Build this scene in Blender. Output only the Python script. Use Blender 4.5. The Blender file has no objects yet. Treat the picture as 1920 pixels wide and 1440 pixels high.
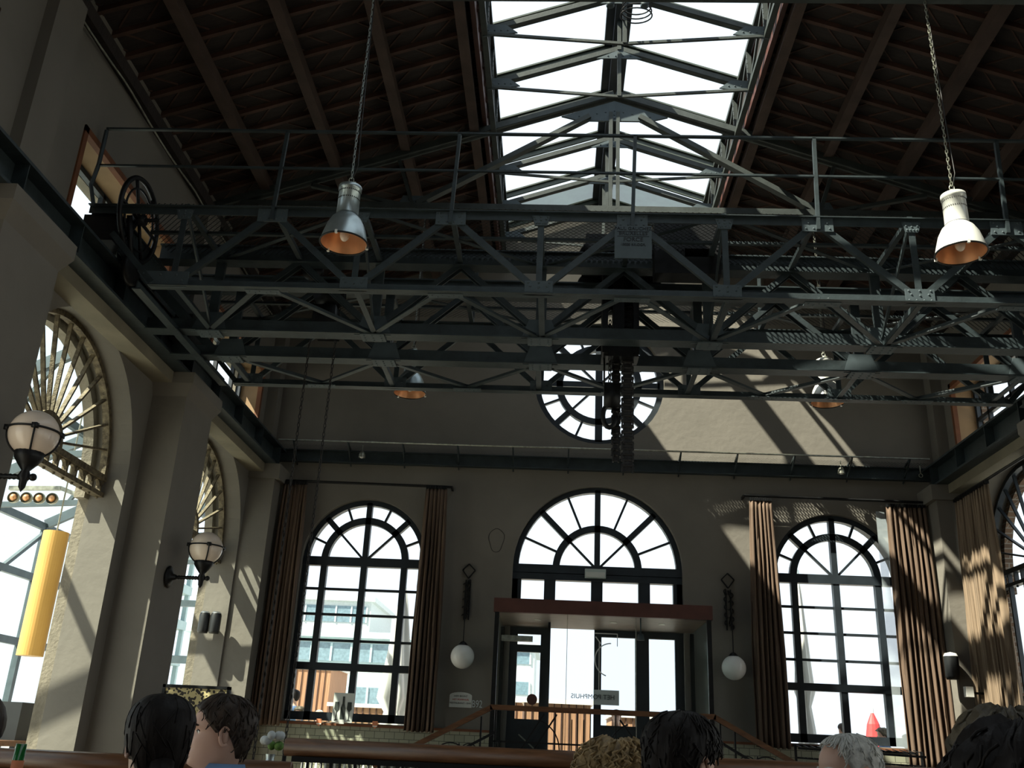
import bpy, math, random
from math import sin, cos, pi, radians, sqrt, atan2
from mathutils import Vector, Matrix, Quaternion
random.seed(7)
C = bpy.context.scene.collection
V = Vector

# ---------------------------------------------------------------- camera, world, sun, exposure
cam_d = bpy.data.cameras.new('camera'); cam = bpy.data.objects.new('camera', cam_d); C.objects.link(cam)
bpy.context.scene.camera = cam
YAW, PIT, ROL, FPX = radians(-3.1168), radians(21.093), radians(2.667), 1768.8
fw = V((sin(YAW)*cos(PIT), cos(YAW)*cos(PIT), sin(PIT)))
rt = V((cos(YAW), -sin(YAW), 0)); up = rt.cross(fw)
r2 = cos(ROL)*rt + sin(ROL)*up; u2 = -sin(ROL)*rt + cos(ROL)*up
m = Matrix((r2, u2, -fw)).transposed().to_4x4(); m.translation = V((-0.67, 0, 1.25))
cam.matrix_world = m
cam_d.sensor_fit = 'HORIZONTAL'; cam_d.sensor_width = 36; cam_d.lens = FPX/1920*36; cam_d.clip_start = 0.05; cam_d.clip_end = 500

w = bpy.data.worlds.new('sky'); bpy.context.scene.world = w; w.use_nodes = True
bg = w.node_tree.nodes['Background']; bg.inputs[0].default_value = (0.84, 0.93, 1.0, 1); bg.inputs[1].default_value = 1.3
sd = bpy.data.lights.new('sun', 'SUN'); sun = bpy.data.objects.new('sun', sd); C.objects.link(sun)
sd.energy = 16.0; sd.angle = radians(0.6); sd.color = (1, 0.94, 0.76)
SUN = V((0.68, 0.41, -1)).normalized()
sun.rotation_mode = 'QUATERNION'; sun.rotation_quaternion = SUN.to_track_quat('-Z', 'Y'); sun.location = (-8, -12, 16)
vs = bpy.context.scene.view_settings
bpy.context.scene.display_settings.display_device = 'sRGB'
vs.view_transform = 'Standard'; vs.look = 'None'; vs.exposure = 0.0; vs.gamma = 1; vs.use_curve_mapping = False
try:
    bpy.context.scene.cycles.transparent_max_bounces = 24
except Exception: pass

# ---------------------------------------------------------------- materials
def mat(name, col, rough=0.6, metal=0.0, var=0.15, scale=6, bump=0.0, bscale=40, stretch=None, col2=None, emit=None, spec=0.5, trans=0.0, bdist=0.02):
    m_ = bpy.data.materials.new(name); m_.use_nodes = True; nt = m_.node_tree; N = nt.nodes; L = nt.links
    b = N['Principled BSDF']; b.inputs['Roughness'].default_value = rough; b.inputs['Metallic'].default_value = metal
    b.inputs['Specular IOR Level'].default_value = spec
    tc = N.new('ShaderNodeTexCoord'); mp = N.new('ShaderNodeMapping'); L.new(tc.outputs['Object'], mp.inputs[0])
    if stretch: mp.inputs['Scale'].default_value = stretch
    nz = N.new('ShaderNodeTexNoise'); nz.inputs['Scale'].default_value = scale; nz.inputs['Detail'].default_value = 5
    L.new(mp.outputs[0], nz.inputs['Vector'])
    cr = N.new('ShaderNodeValToRGB'); c2 = col2 or tuple(min(1, c*(1+var)) for c in col)
    cr.color_ramp.elements[0].position = 0.3; cr.color_ramp.elements[1].position = 0.7
    cr.color_ramp.elements[0].color = (*[c*(1-var) for c in col], 1); cr.color_ramp.elements[1].color = (*c2, 1)
    L.new(nz.outputs[0], cr.inputs[0]); L.new(cr.outputs[0], b.inputs['Base Color'])
    if bump:
        n2 = N.new('ShaderNodeTexNoise'); n2.inputs['Scale'].default_value = bscale; n2.inputs['Detail'].default_value = 4
        L.new(mp.outputs[0], n2.inputs['Vector'])
        bp = N.new('ShaderNodeBump'); bp.inputs['Strength'].default_value = bump; bp.inputs['Distance'].default_value = bdist
        L.new(n2.outputs[0], bp.inputs['Height']); L.new(bp.outputs[0], b.inputs['Normal'])
    if emit:
        b.inputs['Emission Color'].default_value = (*emit[0], 1); b.inputs['Emission Strength'].default_value = emit[1]
    if trans: b.inputs['Transmission Weight'].default_value = trans
    return m_

def brick_mat(name, c1, c2, mortar, sc, off=0.5, rough=0.7, w_=0.5, h_=0.25, ms=0.02, axes='XZ'):
    m_ = bpy.data.materials.new(name); m_.use_nodes = True; nt = m_.node_tree; N = nt.nodes; L = nt.links
    b = N['Principled BSDF']; b.inputs['Roughness'].default_value = rough
    tc = N.new('ShaderNodeTexCoord'); sp = N.new('ShaderNodeSeparateXYZ'); cb = N.new('ShaderNodeCombineXYZ')
    L.new(tc.outputs['Object'], sp.inputs[0])
    if axes == 'XYZ':
        ad = N.new('ShaderNodeMath'); ad.operation = 'ADD'; L.new(sp.outputs[0], ad.inputs[0]); L.new(sp.outputs[1], ad.inputs[1]); L.new(ad.outputs[0], cb.inputs[0])
    else: L.new(sp.outputs['XYZ'.index(axes[0])], cb.inputs[0])
    L.new(sp.outputs[2], cb.inputs[1])
    t = N.new('ShaderNodeTexBrick'); t.inputs['Scale'].default_value = sc; t.offset = off
    t.inputs['Color1'].default_value = (*c1, 1); t.inputs['Color2'].default_value = (*c2, 1); t.inputs['Mortar'].default_value = (*mortar, 1)
    t.inputs['Mortar Size'].default_value = ms; t.inputs['Brick Width'].default_value = w_; t.inputs['Row Height'].default_value = h_
    L.new(cb.outputs[0], t.inputs['Vector']); L.new(t.outputs['Color'], b.inputs['Base Color'])
    bp = N.new('ShaderNodeBump'); bp.inputs['Strength'].default_value = 0.4; bp.inputs['Distance'].default_value = 0.01; bp.invert = True
    L.new(t.outputs['Fac'], bp.inputs['Height']); L.new(bp.outputs[0], b.inputs['Normal'])
    return m_

def glass_mat(name, tint=(1, 1, 1), refl=0.06, rough=0.02):
    m_ = bpy.data.materials.new(name); m_.use_nodes = True; nt = m_.node_tree; N = nt.nodes; L = nt.links
    for n in list(N):
        if n.type != 'OUTPUT_MATERIAL': N.remove(n)
    out = [n for n in N if n.type == 'OUTPUT_MATERIAL'][0]
    t = N.new('ShaderNodeBsdfTransparent'); t.inputs[0].default_value = (*tint, 1)
    g = N.new('ShaderNodeBsdfGlossy'); g.inputs['Roughness'].default_value = rough; g.inputs[0].default_value = (.9, 1, .97, 1)
    x = N.new('ShaderNodeMixShader'); x.inputs[0].default_value = refl
    L.new(t.outputs[0], x.inputs[1]); L.new(g.outputs[0], x.inputs[2]); L.new(x.outputs[0], out.inputs[0])
    return m_

M = {}
M['plaster'] = mat('plaster', (.165, .153, .130), .85, var=.1, scale=1.3, bump=.25, bscale=9)
M['reveal'] = mat('reveal plaster', (.20, .18, .13), .85, var=.14, scale=2.5, bump=.2, bscale=12)
M['stone'] = mat('weathered stone', (.20, .178, .135), .9, var=.2, scale=7, bump=.4, bscale=30)
M['ochre'] = mat('ochre reveal', (.33, .215, .115), .8, var=.12, scale=3)
M['orangetrim'] = mat('orange painted trim', (.17, .06, .022), .7, var=.2, scale=6)
M['steel'] = mat('painted crane steel', (.030, .043, .048), .5, .2, var=.25, scale=7, bump=.12, bscale=30)
M['steel2'] = mat('grey painted roof steel', (.042, .052, .050), .55, .2, var=.25, scale=6, bump=.1)
M['meshsteel'] = mat('dark expanded metal', (.016, .020, .021), .7, .0, var=.3, scale=10, spec=.2)
M['rust'] = mat('weathered iron', (.10, .075, .045), .7, .3, var=.45, scale=18, bump=.5, bscale=60, col2=(.22, .18, .11))
M['iron'] = mat('black iron', (.012, .013, .014), .45, .5, var=.3, scale=12)
M['winframe'] = mat('dark window paint', (.018, .026, .034), .5, .1, var=.25, scale=5)
M['roofwood'] = mat('dark roof boards', (.020, .014, .012), .75, var=.4, scale=3, stretch=(1, 6, 1), bump=.4, bscale=12)
M['rafter'] = mat('red brown rafter', (.060, .029, .020), .7, var=.35, scale=4, bump=.2)
M['purlin'] = mat('purlin wood', (.062, .040, .032), .7, var=.3, scale=3, bump=.2)
M['skybar'] = mat('green grey glazing bar', (.06, .075, .062), .5, .2, var=.2)
M['wood'] = mat('varnished rail wood', (.14, .065, .03), .3, var=.35, scale=5, stretch=(1, 8, 8), bump=.1)
M['redwood'] = mat('red brown header wood', (.085, .03, .022), .5, var=.2, scale=4)
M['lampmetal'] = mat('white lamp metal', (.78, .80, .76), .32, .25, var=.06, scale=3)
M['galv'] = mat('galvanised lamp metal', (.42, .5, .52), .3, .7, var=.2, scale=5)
M['copper'] = mat('copper reflector', (.72, .40, .22), .28, .55, var=.15, scale=4)
M['slot'] = mat('dark slot', (.02, .02, .02), .8)
M['chain'] = mat('chain metal', (.35, .36, .30), .4, .6, var=.3, scale=20)
M['darkchain'] = mat('dark chain metal', (.04, .04, .04), .5, .6, var=.3, scale=20)
M['opal'] = mat('opal globe', (.80, .68, .56), .15, var=.03, scale=2)
M['white_globe'] = mat('white globe', (.78, .78, .75), .12, var=.02, scale=2)
M['curtain'] = mat('brown curtain', (.115, .075, .050), .85, var=.2, scale=4, bump=.2, bscale=50, stretch=(6, 6, .3))
M['curtain2'] = mat('pale brown curtain', (.20, .145, .095), .85, var=.2, scale=4, stretch=(6, 6, .3))
M['tile'] = brick_mat('cream wall tiles', (.36, .36, .27), (.30, .31, .23), (.10, .10, .08), 1.0, .5, .25, .15, .10, .004)
M['brick'] = brick_mat('brown brick', (.14, .085, .05), (.09, .055, .035), (.20, .18, .15), 1.0, .5, .9, .22, .07, .008, 'XYZ')
M['palebrick'] = brick_mat('cream brick', (.42, .34, .22), (.33, .26, .16), (.15, .13, .1), 1.0, .5, .9, .22, .075, .01, 'XYZ')
M['glass'] = glass_mat('clear glass', (.97, .99, 1), .02)
M['sideglass'] = glass_mat('vestibule side glass', (.9, .95, .95), .006)
M['tealglass'] = glass_mat('green tinted roof glass', (.95, 1, .985), .04, .15)
M['floor'] = mat('dark wood floor', (.09, .06, .04), .5, var=.3, scale=3, stretch=(8, 1, 1))
M['ground'] = mat('terrace paving', (.42, .41, .38), .8, var=.1, scale=2)
M['yellow'] = mat('yellow painted duct', (.62, .37, .10), .45, var=.08, scale=2)
M['annex'] = mat('blue grey annex steel', (.07, .10, .115), .5, .2, var=.15)
M['black'] = mat('black plastic', (.015, .017, .018), .4)
M['white'] = mat('white paint', (.75, .75, .7), .5, var=.05)
M['fence'] = mat('cedar fence boards', (.36, .20, .11), .8, var=.35, scale=3, stretch=(14, 14, .5))
M['teal'] = mat('pale teal cladding', (.35, .48, .5), .6, var=.1, scale=2)
M['palewall'] = mat('pale facade', (.55, .6, .6), .7, var=.08)
M['bluewin'] = mat('bluish facade glass', (.16, .24, .28), .2, var=.2)
M['canvas'] = mat('off white canvas', (.62, .63, .60), .8, var=.06, scale=2)
M['leaf'] = mat('green leaves', (.12, .25, .05), .7, var=.5, scale=30)
M['red'] = mat('red paint', (.55, .04, .04), .5)
M['skin'] = mat('skin', (.54, .34, .255), .5, var=.05, scale=6)
M['darkhair'] = mat('dark hair', (.008, .006, .005), .6, var=.4, scale=30, bump=.8, bscale=70, stretch=(1, 1, .15), spec=0.20, bdist=.004)
M['brownhair'] = mat('brown hair', (.035, .024, .017), .5, var=.5, scale=40, bump=.8, bscale=80, stretch=(1, 1, .3), spec=0.25, bdist=.004)
M['blondhair'] = mat('blond hair', (.30, .21, .10), .5, var=.5, scale=30, bump=1, bscale=60, spec=0.30, bdist=.004)
M['greyhair'] = mat('silver hair', (.50, .50, .46), .5, var=.25, scale=40, bump=.8, bscale=70, spec=0.30, bdist=.004)
M['ashhair'] = mat('dark ash blond hair', (.075, .062, .04), .5, var=.5, scale=40, bump=.8, bscale=80, spec=0.25, bdist=.004)
M['blueshirt'] = mat('light blue shirt', (.22, .40, .68), .8, var=.08, scale=5)
M['navy'] = mat('navy jacket', (.02, .03, .06), .8, var=.2)
M['denim'] = mat('denim blue', (.07, .13, .25), .8, var=.2, scale=20)
M['stripe'] = mat('blue streaked top', (.10, .16, .24), .8, var=.7, scale=60, stretch=(6, 1, 1))
M['trouser'] = mat('dark trousers', (.03, .03, .035), .8)
M['eye'] = mat('eye white', (.7, .68, .63), .2, var=.02)
M['iris'] = mat('dark iris', (.03, .02, .015), .1, var=.02)
M['lip'] = mat('lips', (.40, .16, .12), .5, var=.05)
M['greenglass'] = mat('green bottle glass', (.02, .22, .05), .1, var=.1, trans=.4)
M['labelcol'] = mat('orange label', (.7, .25, .12), .6)
M['poster'] = mat('poster paper', (.62, .66, .62), .7, var=.03)
M['ink'] = mat('dark ink', (.03, .04, .035), .7)
M['paper'] = mat('white sign', (.60, .62, .58), .6, var=.03)
M['hanger'] = mat('wooden hanger', (.38, .22, .09), .4, var=.15)
M['plate'] = mat('cast plate paint', (.062, .085, .096), .55, .2, var=.12, scale=8)
M['ins'] = mat('ceiling board', (.22, .17, .13), .5, var=.1)
M['emg'] = mat('emergency light plastic', (.45, .52, .50), .3, var=.03)
def damask():
    m_ = bpy.data.materials.new('floral damask'); m_.use_nodes = True; nt = m_.node_tree; N = nt.nodes; L = nt.links
    b = N['Principled BSDF']; tc = N.new('ShaderNodeTexCoord'); v = N.new('ShaderNodeTexVoronoi'); v.inputs['Scale'].default_value = 34; v.feature = 'SMOOTH_F1'
    cr = N.new('ShaderNodeValToRGB'); cr.color_ramp.interpolation = 'CONSTANT'; e = cr.color_ramp.elements
    e[0].color = (.02, .015, .01, 1); e[1].position = .38; e[1].color = (.52, .44, .22, 1)
    L.new(tc.outputs['Object'], v.inputs['Vector']); L.new(v.outputs['Distance'], cr.inputs[0]); L.new(cr.outputs[0], b.inputs['Base Color'])
    return m_
M['damask'] = damask()

# ---------------------------------------------------------------- mesh builder
def tag(o, label=None, cat=None, group=None, kind=None):
    if label: o['label'] = label
    if cat: o['category'] = cat
    if group: o['group'] = group
    if kind: o['kind'] = kind
    return o
def empty(name, loc=(0, 0, 0), label=None, cat=None, group=None, kind=None, rz=0, parent=None):
    o = bpy.data.objects.new(name, None); C.objects.link(o); o.location = loc; o.rotation_euler = (0, 0, rz); o.empty_display_size = .1
    if parent: o.parent = parent
    return tag(o, label, cat, group, kind)
class MB:
    def __init__(s, T=None): s.v = []; s.f = []; s.T = T
    def add(s, vs, fs):
        n = len(s.v); s.v += [V(p) for p in vs]; s.f += [tuple(i+n for i in f) for f in fs]
    def box(s, x0, x1, y0, y1, z0, z1):
        s.add([(x0,y0,z0),(x1,y0,z0),(x1,y1,z0),(x0,y1,z0),(x0,y0,z1),(x1,y0,z1),(x1,y1,z1),(x0,y1,z1)],
              [(0,3,2,1),(4,5,6,7),(0,1,5,4),(1,2,6,5),(2,3,7,6),(3,0,4,7)]); return s
    def bar(s, p, q, a, b, upv=(0, 0, 1)):      # rectangular bar p->q; a across, b along up
        p, q = V(p), V(q); d = (q-p).normalized(); u = V(upv)
        if abs(d.dot(u)) > .99: u = V((0, 1, 0))
        sd_ = d.cross(u).normalized(); u = sd_.cross(d).normalized(); sd_ = sd_*a/2; u = u*b/2
        vs_ = [c+i*sd_+j*u for c in (p, q) for i, j in ((-1,-1),(1,-1),(1,1),(-1,1))]
        s.add(vs_, [(0,1,2,3),(7,6,5,4),(0,4,5,1),(1,5,6,2),(2,6,7,3),(3,7,4,0)]); return s
    def ell(s, p, q, a, t, upv=(0, 0, 1), flip=1):  # angle section
        p, q = V(p), V(q); d = (q-p).normalized(); u = V(upv)
        if abs(d.dot(u)) > .99: u = V((0, 1, 0))
        sd_ = d.cross(u).normalized()*flip; u = (sd_*flip).cross(d).normalized()
        s.bar(p+sd_*a/2, q+sd_*a/2, a, t, u); s.bar(p+u*a/2, q+u*a/2, t, a, u); return s
    def tube(s, path, r, n=8, cap=True, closed=False):
        P = [V(p) for p in path]; k = len(P); R = r if isinstance(r, (list, tuple)) else [r]*k
        rings = []; prev = None
        for i in range(k):
            if closed: d = (P[(i+1) % k]-P[i-1]).normalized()
            else: d = (P[min(i+1, k-1)]-P[max(i-1, 0)]).normalized()
            if prev is None: u = d.orthogonal().normalized()
            else:
                u = prev - d*prev.dot(d)
                u = u.normalized() if u.length > 1e-6 else d.orthogonal().normalized()
            prev = u; w_ = d.cross(u)
            rings.append([P[i]+R[i]*(cos(2*pi*j/n)*u+sin(2*pi*j/n)*w_) for j in range(n)])
        vs_ = [p for r_ in rings for p in r_]; fs = []
        for i in range(k if closed else k-1):
            a, b = i*n, ((i+1) % k)*n
            fs += [(a+j, a+(j+1) % n, b+(j+1) % n, b+j) for j in range(n)]
        if cap and not closed: fs += [tuple(range(n))[::-1], tuple(range((k-1)*n, k*n))]
        s.add(vs_, fs); return s
    def lathe(s, prof, c=(0, 0, 0), n=24, axis='Z'):   # prof: (r, h)
        c = V(c); vs_ = []; k = len(prof)
        for r, h in prof:
            for j in range(n):
                a = 2*pi*j/n; p = (r*cos(a), r*sin(a), h)
                if axis == 'Y': p = (p[0], p[2], p[1])
                if axis == 'X': p = (p[2], p[0], p[1])
                vs_.append(c+V(p))
        fs = [(i*n+j, i*n+(j+1) % n, (i+1)*n+(j+1) % n, (i+1)*n+j) for i in range(k-1) for j in range(n)]
        s.add(vs_, fs); return s
    def ball(s, c, r, n=16, k=10, sc=(1, 1, 1)):
        c = V(c); vs_ = [c+V((r*sin(pi*i/k)*cos(2*pi*j/n)*sc[0], r*sin(pi*i/k)*sin(2*pi*j/n)*sc[1], r*cos(pi*i/k)*sc[2])) for i in range(k+1) for j in range(n)]
        s.add(vs_, [(i*n+j, (i+1)*n+j, (i+1)*n+(j+1) % n, i*n+(j+1) % n) for i in range(k) for j in range(n)]); return s
    def arc(s, c, r0, r1, a0, a1, y0, y1, n=24):      # curved bar in XZ, depth y0..y1
        vs_ = []; 
        for i in range(n+1):
            a = a0+(a1-a0)*i/n
            for r, y in ((r0, y0), (r1, y0), (r1, y1), (r0, y1)): vs_.append((c[0]+r*cos(a), y, c[1]+r*sin(a)))
        fs = [(i*4+j, i*4+(j+1) % 4, i*4+4+(j+1) % 4, i*4+4+j) for i in range(n) for j in range(4)]
        fs += [(3,2,1,0), (n*4, n*4+1, n*4+2, n*4+3)]
        s.add(vs_, fs); return s
    def prism(s, poly, y0, y1):                        # poly in XZ
        n = len(poly); vs_ = [(x, y0, z) for x, z in poly]+[(x, y1, z) for x, z in poly]
        s.add(vs_, [tuple(range(n)), tuple(range(n, 2*n))[::-1]]+[(i, (i+1) % n + 0, (i+1) % n+n, i+n)[::-1] for i in range(n)]); return s
    def rivets(s, pts, nrm, r=.014):
        nrm = V(nrm).normalized(); u = nrm.orthogonal().normalized(); w_ = nrm.cross(u)
        for p in pts:
            p = V(p); vs_ = [p+r*(cos(a*pi/3)*u+sin(a*pi/3)*w_) for a in range(6)]+[p+nrm*r*.6+.5*r*(cos(a*pi/3)*u+sin(a*pi/3)*w_) for a in range(6)]
            s.add(vs_, [(a, (a+1) % 6, 6+(a+1) % 6, 6+a) for a in range(6)]+[tuple(range(6, 12))])
        return s
    def link_chain(s, p, q, pitch=.045, wr=.005, wid=.012):
        p, q = V(p), V(q); d = (q-p); n = max(1, int(d.length/pitch)); d.normalize(); u = d.orthogonal().normalized()
        for i in range(n):
            c = p+(q-p)*(i+.5)/n; w_ = u if i % 2 else d.cross(u)
            h = pitch*.62
            loop = [c+d*(h*sin(t)*1.0)+w_*(wid*cos(t)) for t in [2*pi*k/8 for k in range(8)]]
            s.tube(loop, wr, 4, closed=True)
        return s
    def build(s, name, m_, parent=None, smooth=False, T=None):
        me = bpy.data.meshes.new(name); T = T or s.T
        vs_ = [tuple(T @ v) for v in s.v] if T else [tuple(v) for v in s.v]
        me.from_pydata(vs_, [], s.f); me.update()
        if smooth: me.polygons.foreach_set('use_smooth', [True]*len(me.polygons))
        me.materials.append(M[m_] if isinstance(m_, str) else m_)
        o = bpy.data.objects.new(name, me); C.objects.link(o)
        if parent: o.parent = parent
        return o

def plate(name, loops, d0, d1, T, m_, parent=None):
    """flat slab with holes: loops of (u, z) extruded between depths d0..d1; T maps (u, depth, z) to the world"""
    cu = bpy.data.curves.new(name, 'CURVE'); cu.dimensions = '2D'; cu.fill_mode = 'BOTH'; cu.extrude = (d1-d0)/2
    for lp in loops:
        sp = cu.splines.new('POLY'); sp.points.add(len(lp)-1); sp.use_cyclic_u = True
        for p, (a, b) in zip(sp.points, lp): p.co = (a, b, 0, 1)
    tmp = bpy.data.objects.new('tmp', cu); C.objects.link(tmp)
    me = bpy.data.meshes.new_from_object(tmp.evaluated_get(bpy.context.evaluated_depsgraph_get()))
    bpy.data.objects.remove(tmp); bpy.data.curves.remove(cu)
    mid = (d0+d1)/2
    for v in me.vertices: v.co = T @ V((v.co.x, mid+v.co.z, v.co.y))
    me.name = name; me.materials.clear(); me.materials.append(M[m_])
    for p in me.polygons: p.use_smooth = False
    o = bpy.data.objects.new(name, me); C.objects.link(o)
    if parent: o.parent = parent
    return o
def rect(a0, a1, b0, b1): return [(a0, b0), (a1, b0), (a1, b1), (a0, b1)]
def archloop(c, r, spring, bot, n=28): return [(c-r, bot), (c+r, bot)]+[(c+r*cos(pi*i/n), spring+r*sin(pi*i/n)) for i in range(n+1)]
def circ(c, z, r, n=40): return [(c+r*cos(2*pi*i/n), z+r*sin(2*pi*i/n)) for i in range(n)]
I4 = Matrix.Identity(4)
def wallT(side):           # (u, depth, z) -> side wall; depth grows outwards, u is world y
    sx = -1 if side == 'left' else 1
    return Matrix(((0, sx, 0, 0), (1, 0, 0, 0), (0, 0, 1, 0), (0, 0, 0, 1)))
def struct(o): o['kind'] = 'structure'; return o

# ---------------------------------------------------------------- setting
YB, YF = 15.0, -7.2
SP = 3.96                                            # springing height of every arch
BAYS = [13.05-4.1*i for i in range(5)]
PIERS = [11.0-4.1*i for i in range(5)]
struct(MB().box(-6.1, 6.1, YF-.5, YB+.5, -.3, 0).build('floor', 'floor'))
ground = struct(MB().box(-60, 60, -40, 120, -.5, -.31).build('ground', 'ground'))
# end wall with its openings
RIDGE, SL = 10.72, .355
gable = [(-6.1, 0), (6.1, 0), (6.1, 8.45), (1.75, 10.1), (0, RIDGE), (-1.75, 10.1), (-6.1, 8.45)]
WX = 3.74
wb = plate('wall_back', [gable, archloop(-WX, 1.0, SP, 1.50), archloop(WX, 1.0, SP, 1.50), archloop(0, 1.34, SP, .7), circ(0, 7.12, 1.10)], YB, YB+.5, I4, 'plaster')
struct(wb)
struct(plate('wall_front', [gable], YF-.5, YF, I4, 'plaster'))
for side in ('left', 'right'):
    T = wallT(side)
    ah = [archloop(c, 1.36, SP, 0.0 if side == 'left' else .5) for c in BAYS]
    if side == 'left': ah = [[(p[0], .02) if i < 2 else p for i, p in enumerate(a)] for a in ah]
    up_ = [rect(c+.17-1.2, c+.17+1.2, 5.4, 6.98) for c in BAYS]
    struct(plate('wall_'+side, [rect(YF, YB, 0, 8.45)]+ah+up_, 5.6, 6.0, T, 'plaster'))
    # outer skin of the wall, its openings a little smaller
    ah2 = [[(c-1.36, .06 if side == 'left' else .5), (c+1.36, .06 if side == 'left' else .5), (c+1.36, SP-.28), (c+1.25, SP-.28)]+[(c+1.25*cos(pi*i/28), SP+1.25*sin(pi*i/28)) for i in range(29)]+[(c-1.25, SP-.28), (c-1.36, SP-.28)] for c in BAYS]
    up2 = [rect(c+.17-1.1, c+.17+1.1, 5.4, 6.9) for c in BAYS]
    o = struct(plate('wall_outer_'+side, [rect(YF, YB, 0, 8.3)]+ah2+up2, 6.0, 6.12, T, 'stone' if side == 'left' else 'brick'))
struct(MB().box(-6.12, 6.12, YB+.5, YB+.6, 0, 1.2).build('wall_plinth', 'brick'))

# roof: deck + rafters per side, lifted above the trusses
def roof_side(sx, name):
    x0, x1 = 1.75, 6.3
    z = lambda x, o=0: 10.28-SL*x+o
    mb = MB()
    mb.add([(sx*x0, YF-.5, z(x0)), (sx*x1, YF-.5, z(x1)), (sx*x1, YB+.5, z(x1)), (sx*x0, YB+.5, z(x0)),
            (sx*x0, YF-.5, z(x0, .15)), (sx*x1, YF-.5, z(x1, .15)), (sx*x1, YB+.5, z(x1, .15)), (sx*x0, YB+.5, z(x0, .15))],
           [(0,1,2,3),(7,6,5,4),(0,4,5,1),(1,5,6,2),(2,6,7,3),(3,7,4,0)])
    r_ = struct(mb.build(name, 'roofwood'))
    raf = MB(); pl = MB()
    y = YF
    k = 0
    while y < YB:
        raf.bar((sx*x0, y, z(x0)-.03), (sx*5.75, y, z(5.75)-.03), .05, .07)
        for j in range(14):                     # herringbone boards between the rafters
            xa = x0+.05+j*.29
            a, b = (y+.05, y+.30) if (k % 2) else (y+.30, y+.05)
            if y+.3 < YB: pl.bar((sx*xa, a, z(xa)-.006), (sx*(xa+.24), b, z(xa+.24)-.006), .018, .014)
        y += .345; k += 1
    raf.build('rafters', 'rafter', r_); pl.build('board_joints', 'rafter', r_)
    return r_
roof_side(-1, 'ceiling_left'); roof_side(1, 'ceiling_right')
for i, x in enumerate((1.97, 2.92, 3.87, 4.82)):
    for sx in (-1, 1):
        z = 10.28-SL*x-.07
        nm = ('lowest', 'second lowest', 'second highest', 'highest')[3-i]
        o = MB().bar((sx*x, YF, z-.08), (sx*x, YB, z-.08), .10, .17, (0, 0, 1)).bar((sx*x, YF, z-.17), (sx*x, YB, z-.17), .13, .02).build('roof_beam', 'purlin')
        tag(o, f'{nm} long wooden roof beam on the {"left" if sx<0 else "right"} slope, running towards the end wall', 'roof beam', 'roof beams')
for sx in (-1, 1):    # eaves trim with sagging cable
    struct(MB().bar((sx*5.55, YF, 7.98), (sx*5.55, YB, 8.0), .12, .16).build('trim_1' if sx < 0 else 'trim_2', 'roofwood'))
pts = [(-5.53, y, 7.9-.05*abs(sin(y*1.5))) for y in [4+i*.25 for i in range(44)]]
tag(MB().tube(pts, .012, 5).build('cable', 'chain', smooth=True), 'thin loose cable running along the left wall top under the eaves', 'cable')

# raised skylight
sky = MB()
def skz(x): return RIDGE-SL*abs(x)
skl = struct(empty('window_1')); 
for sx in (-1, 1):
    mb = MB(); n0 = YF
    mb.add([(sx*1.78, YF, skz(1.78)), (0, YF, skz(0)), (0, YB, skz(0)), (sx*1.78, YB, skz(1.78))], [(0, 1, 2, 3)])
    mb.build('glass', 'glass', skl)
    cb = MB(); cb.bar((sx*1.78, YF, skz(1.78)-.06), (sx*1.78, YB, skz(1.78)-.06), .07, .12)
    cb.box(*sorted((sx*1.80, sx*1.86)), YF, YB, 9.45, 10.12)
    cb.build('curb', 'redwood', skl)
bars = MB(); ridge = MB().bar((-.0, YF, RIDGE-.06), (0, YB, RIDGE-.06), .34, .12)
ridge.bar((0, YF, RIDGE-.17), (0, YB, RIDGE-.19), .12, .16)
y = 14.83
while y > YF:
    for sx in (-1, 1):
        a, b = (sx*1.78, y, skz(1.78)-.05), (0, y, skz(0)-.05)
        bars.bar(a, b, .10, .025, (0, 0, 1)); bars.bar((a[0], y, a[2]-.05), (0, y, b[2]-.05), .03, .09)
    y -= 1.0
bars.build('glazing_bars', 'skybar', skl); ridge.build('ridge_beam', 'winframe', skl)
mb = MB()                                             # gable glass behind the end wall top, pale green and more opaque than the other panes
for sx in (-1, 1):
    mb.add([(sx*1.78, YB+.02, skz(1.78)-.03), (0, YB+.02, skz(0)-.03), (0, YB-.8, skz(0)-.03), (sx*1.78, YB-.8, skz(1.78)-.03)], [(0, 1, 2, 3)])
M['endglass'] = mat('part opaque green glass', (.38, .78, .68), .4, var=.12, scale=3, trans=.0)
_n = M['endglass'].node_tree; _b = _n.nodes['Principled BSDF']; _b.inputs['Alpha'].default_value = .75
mb.build('end_pane', 'endglass', skl)

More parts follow.
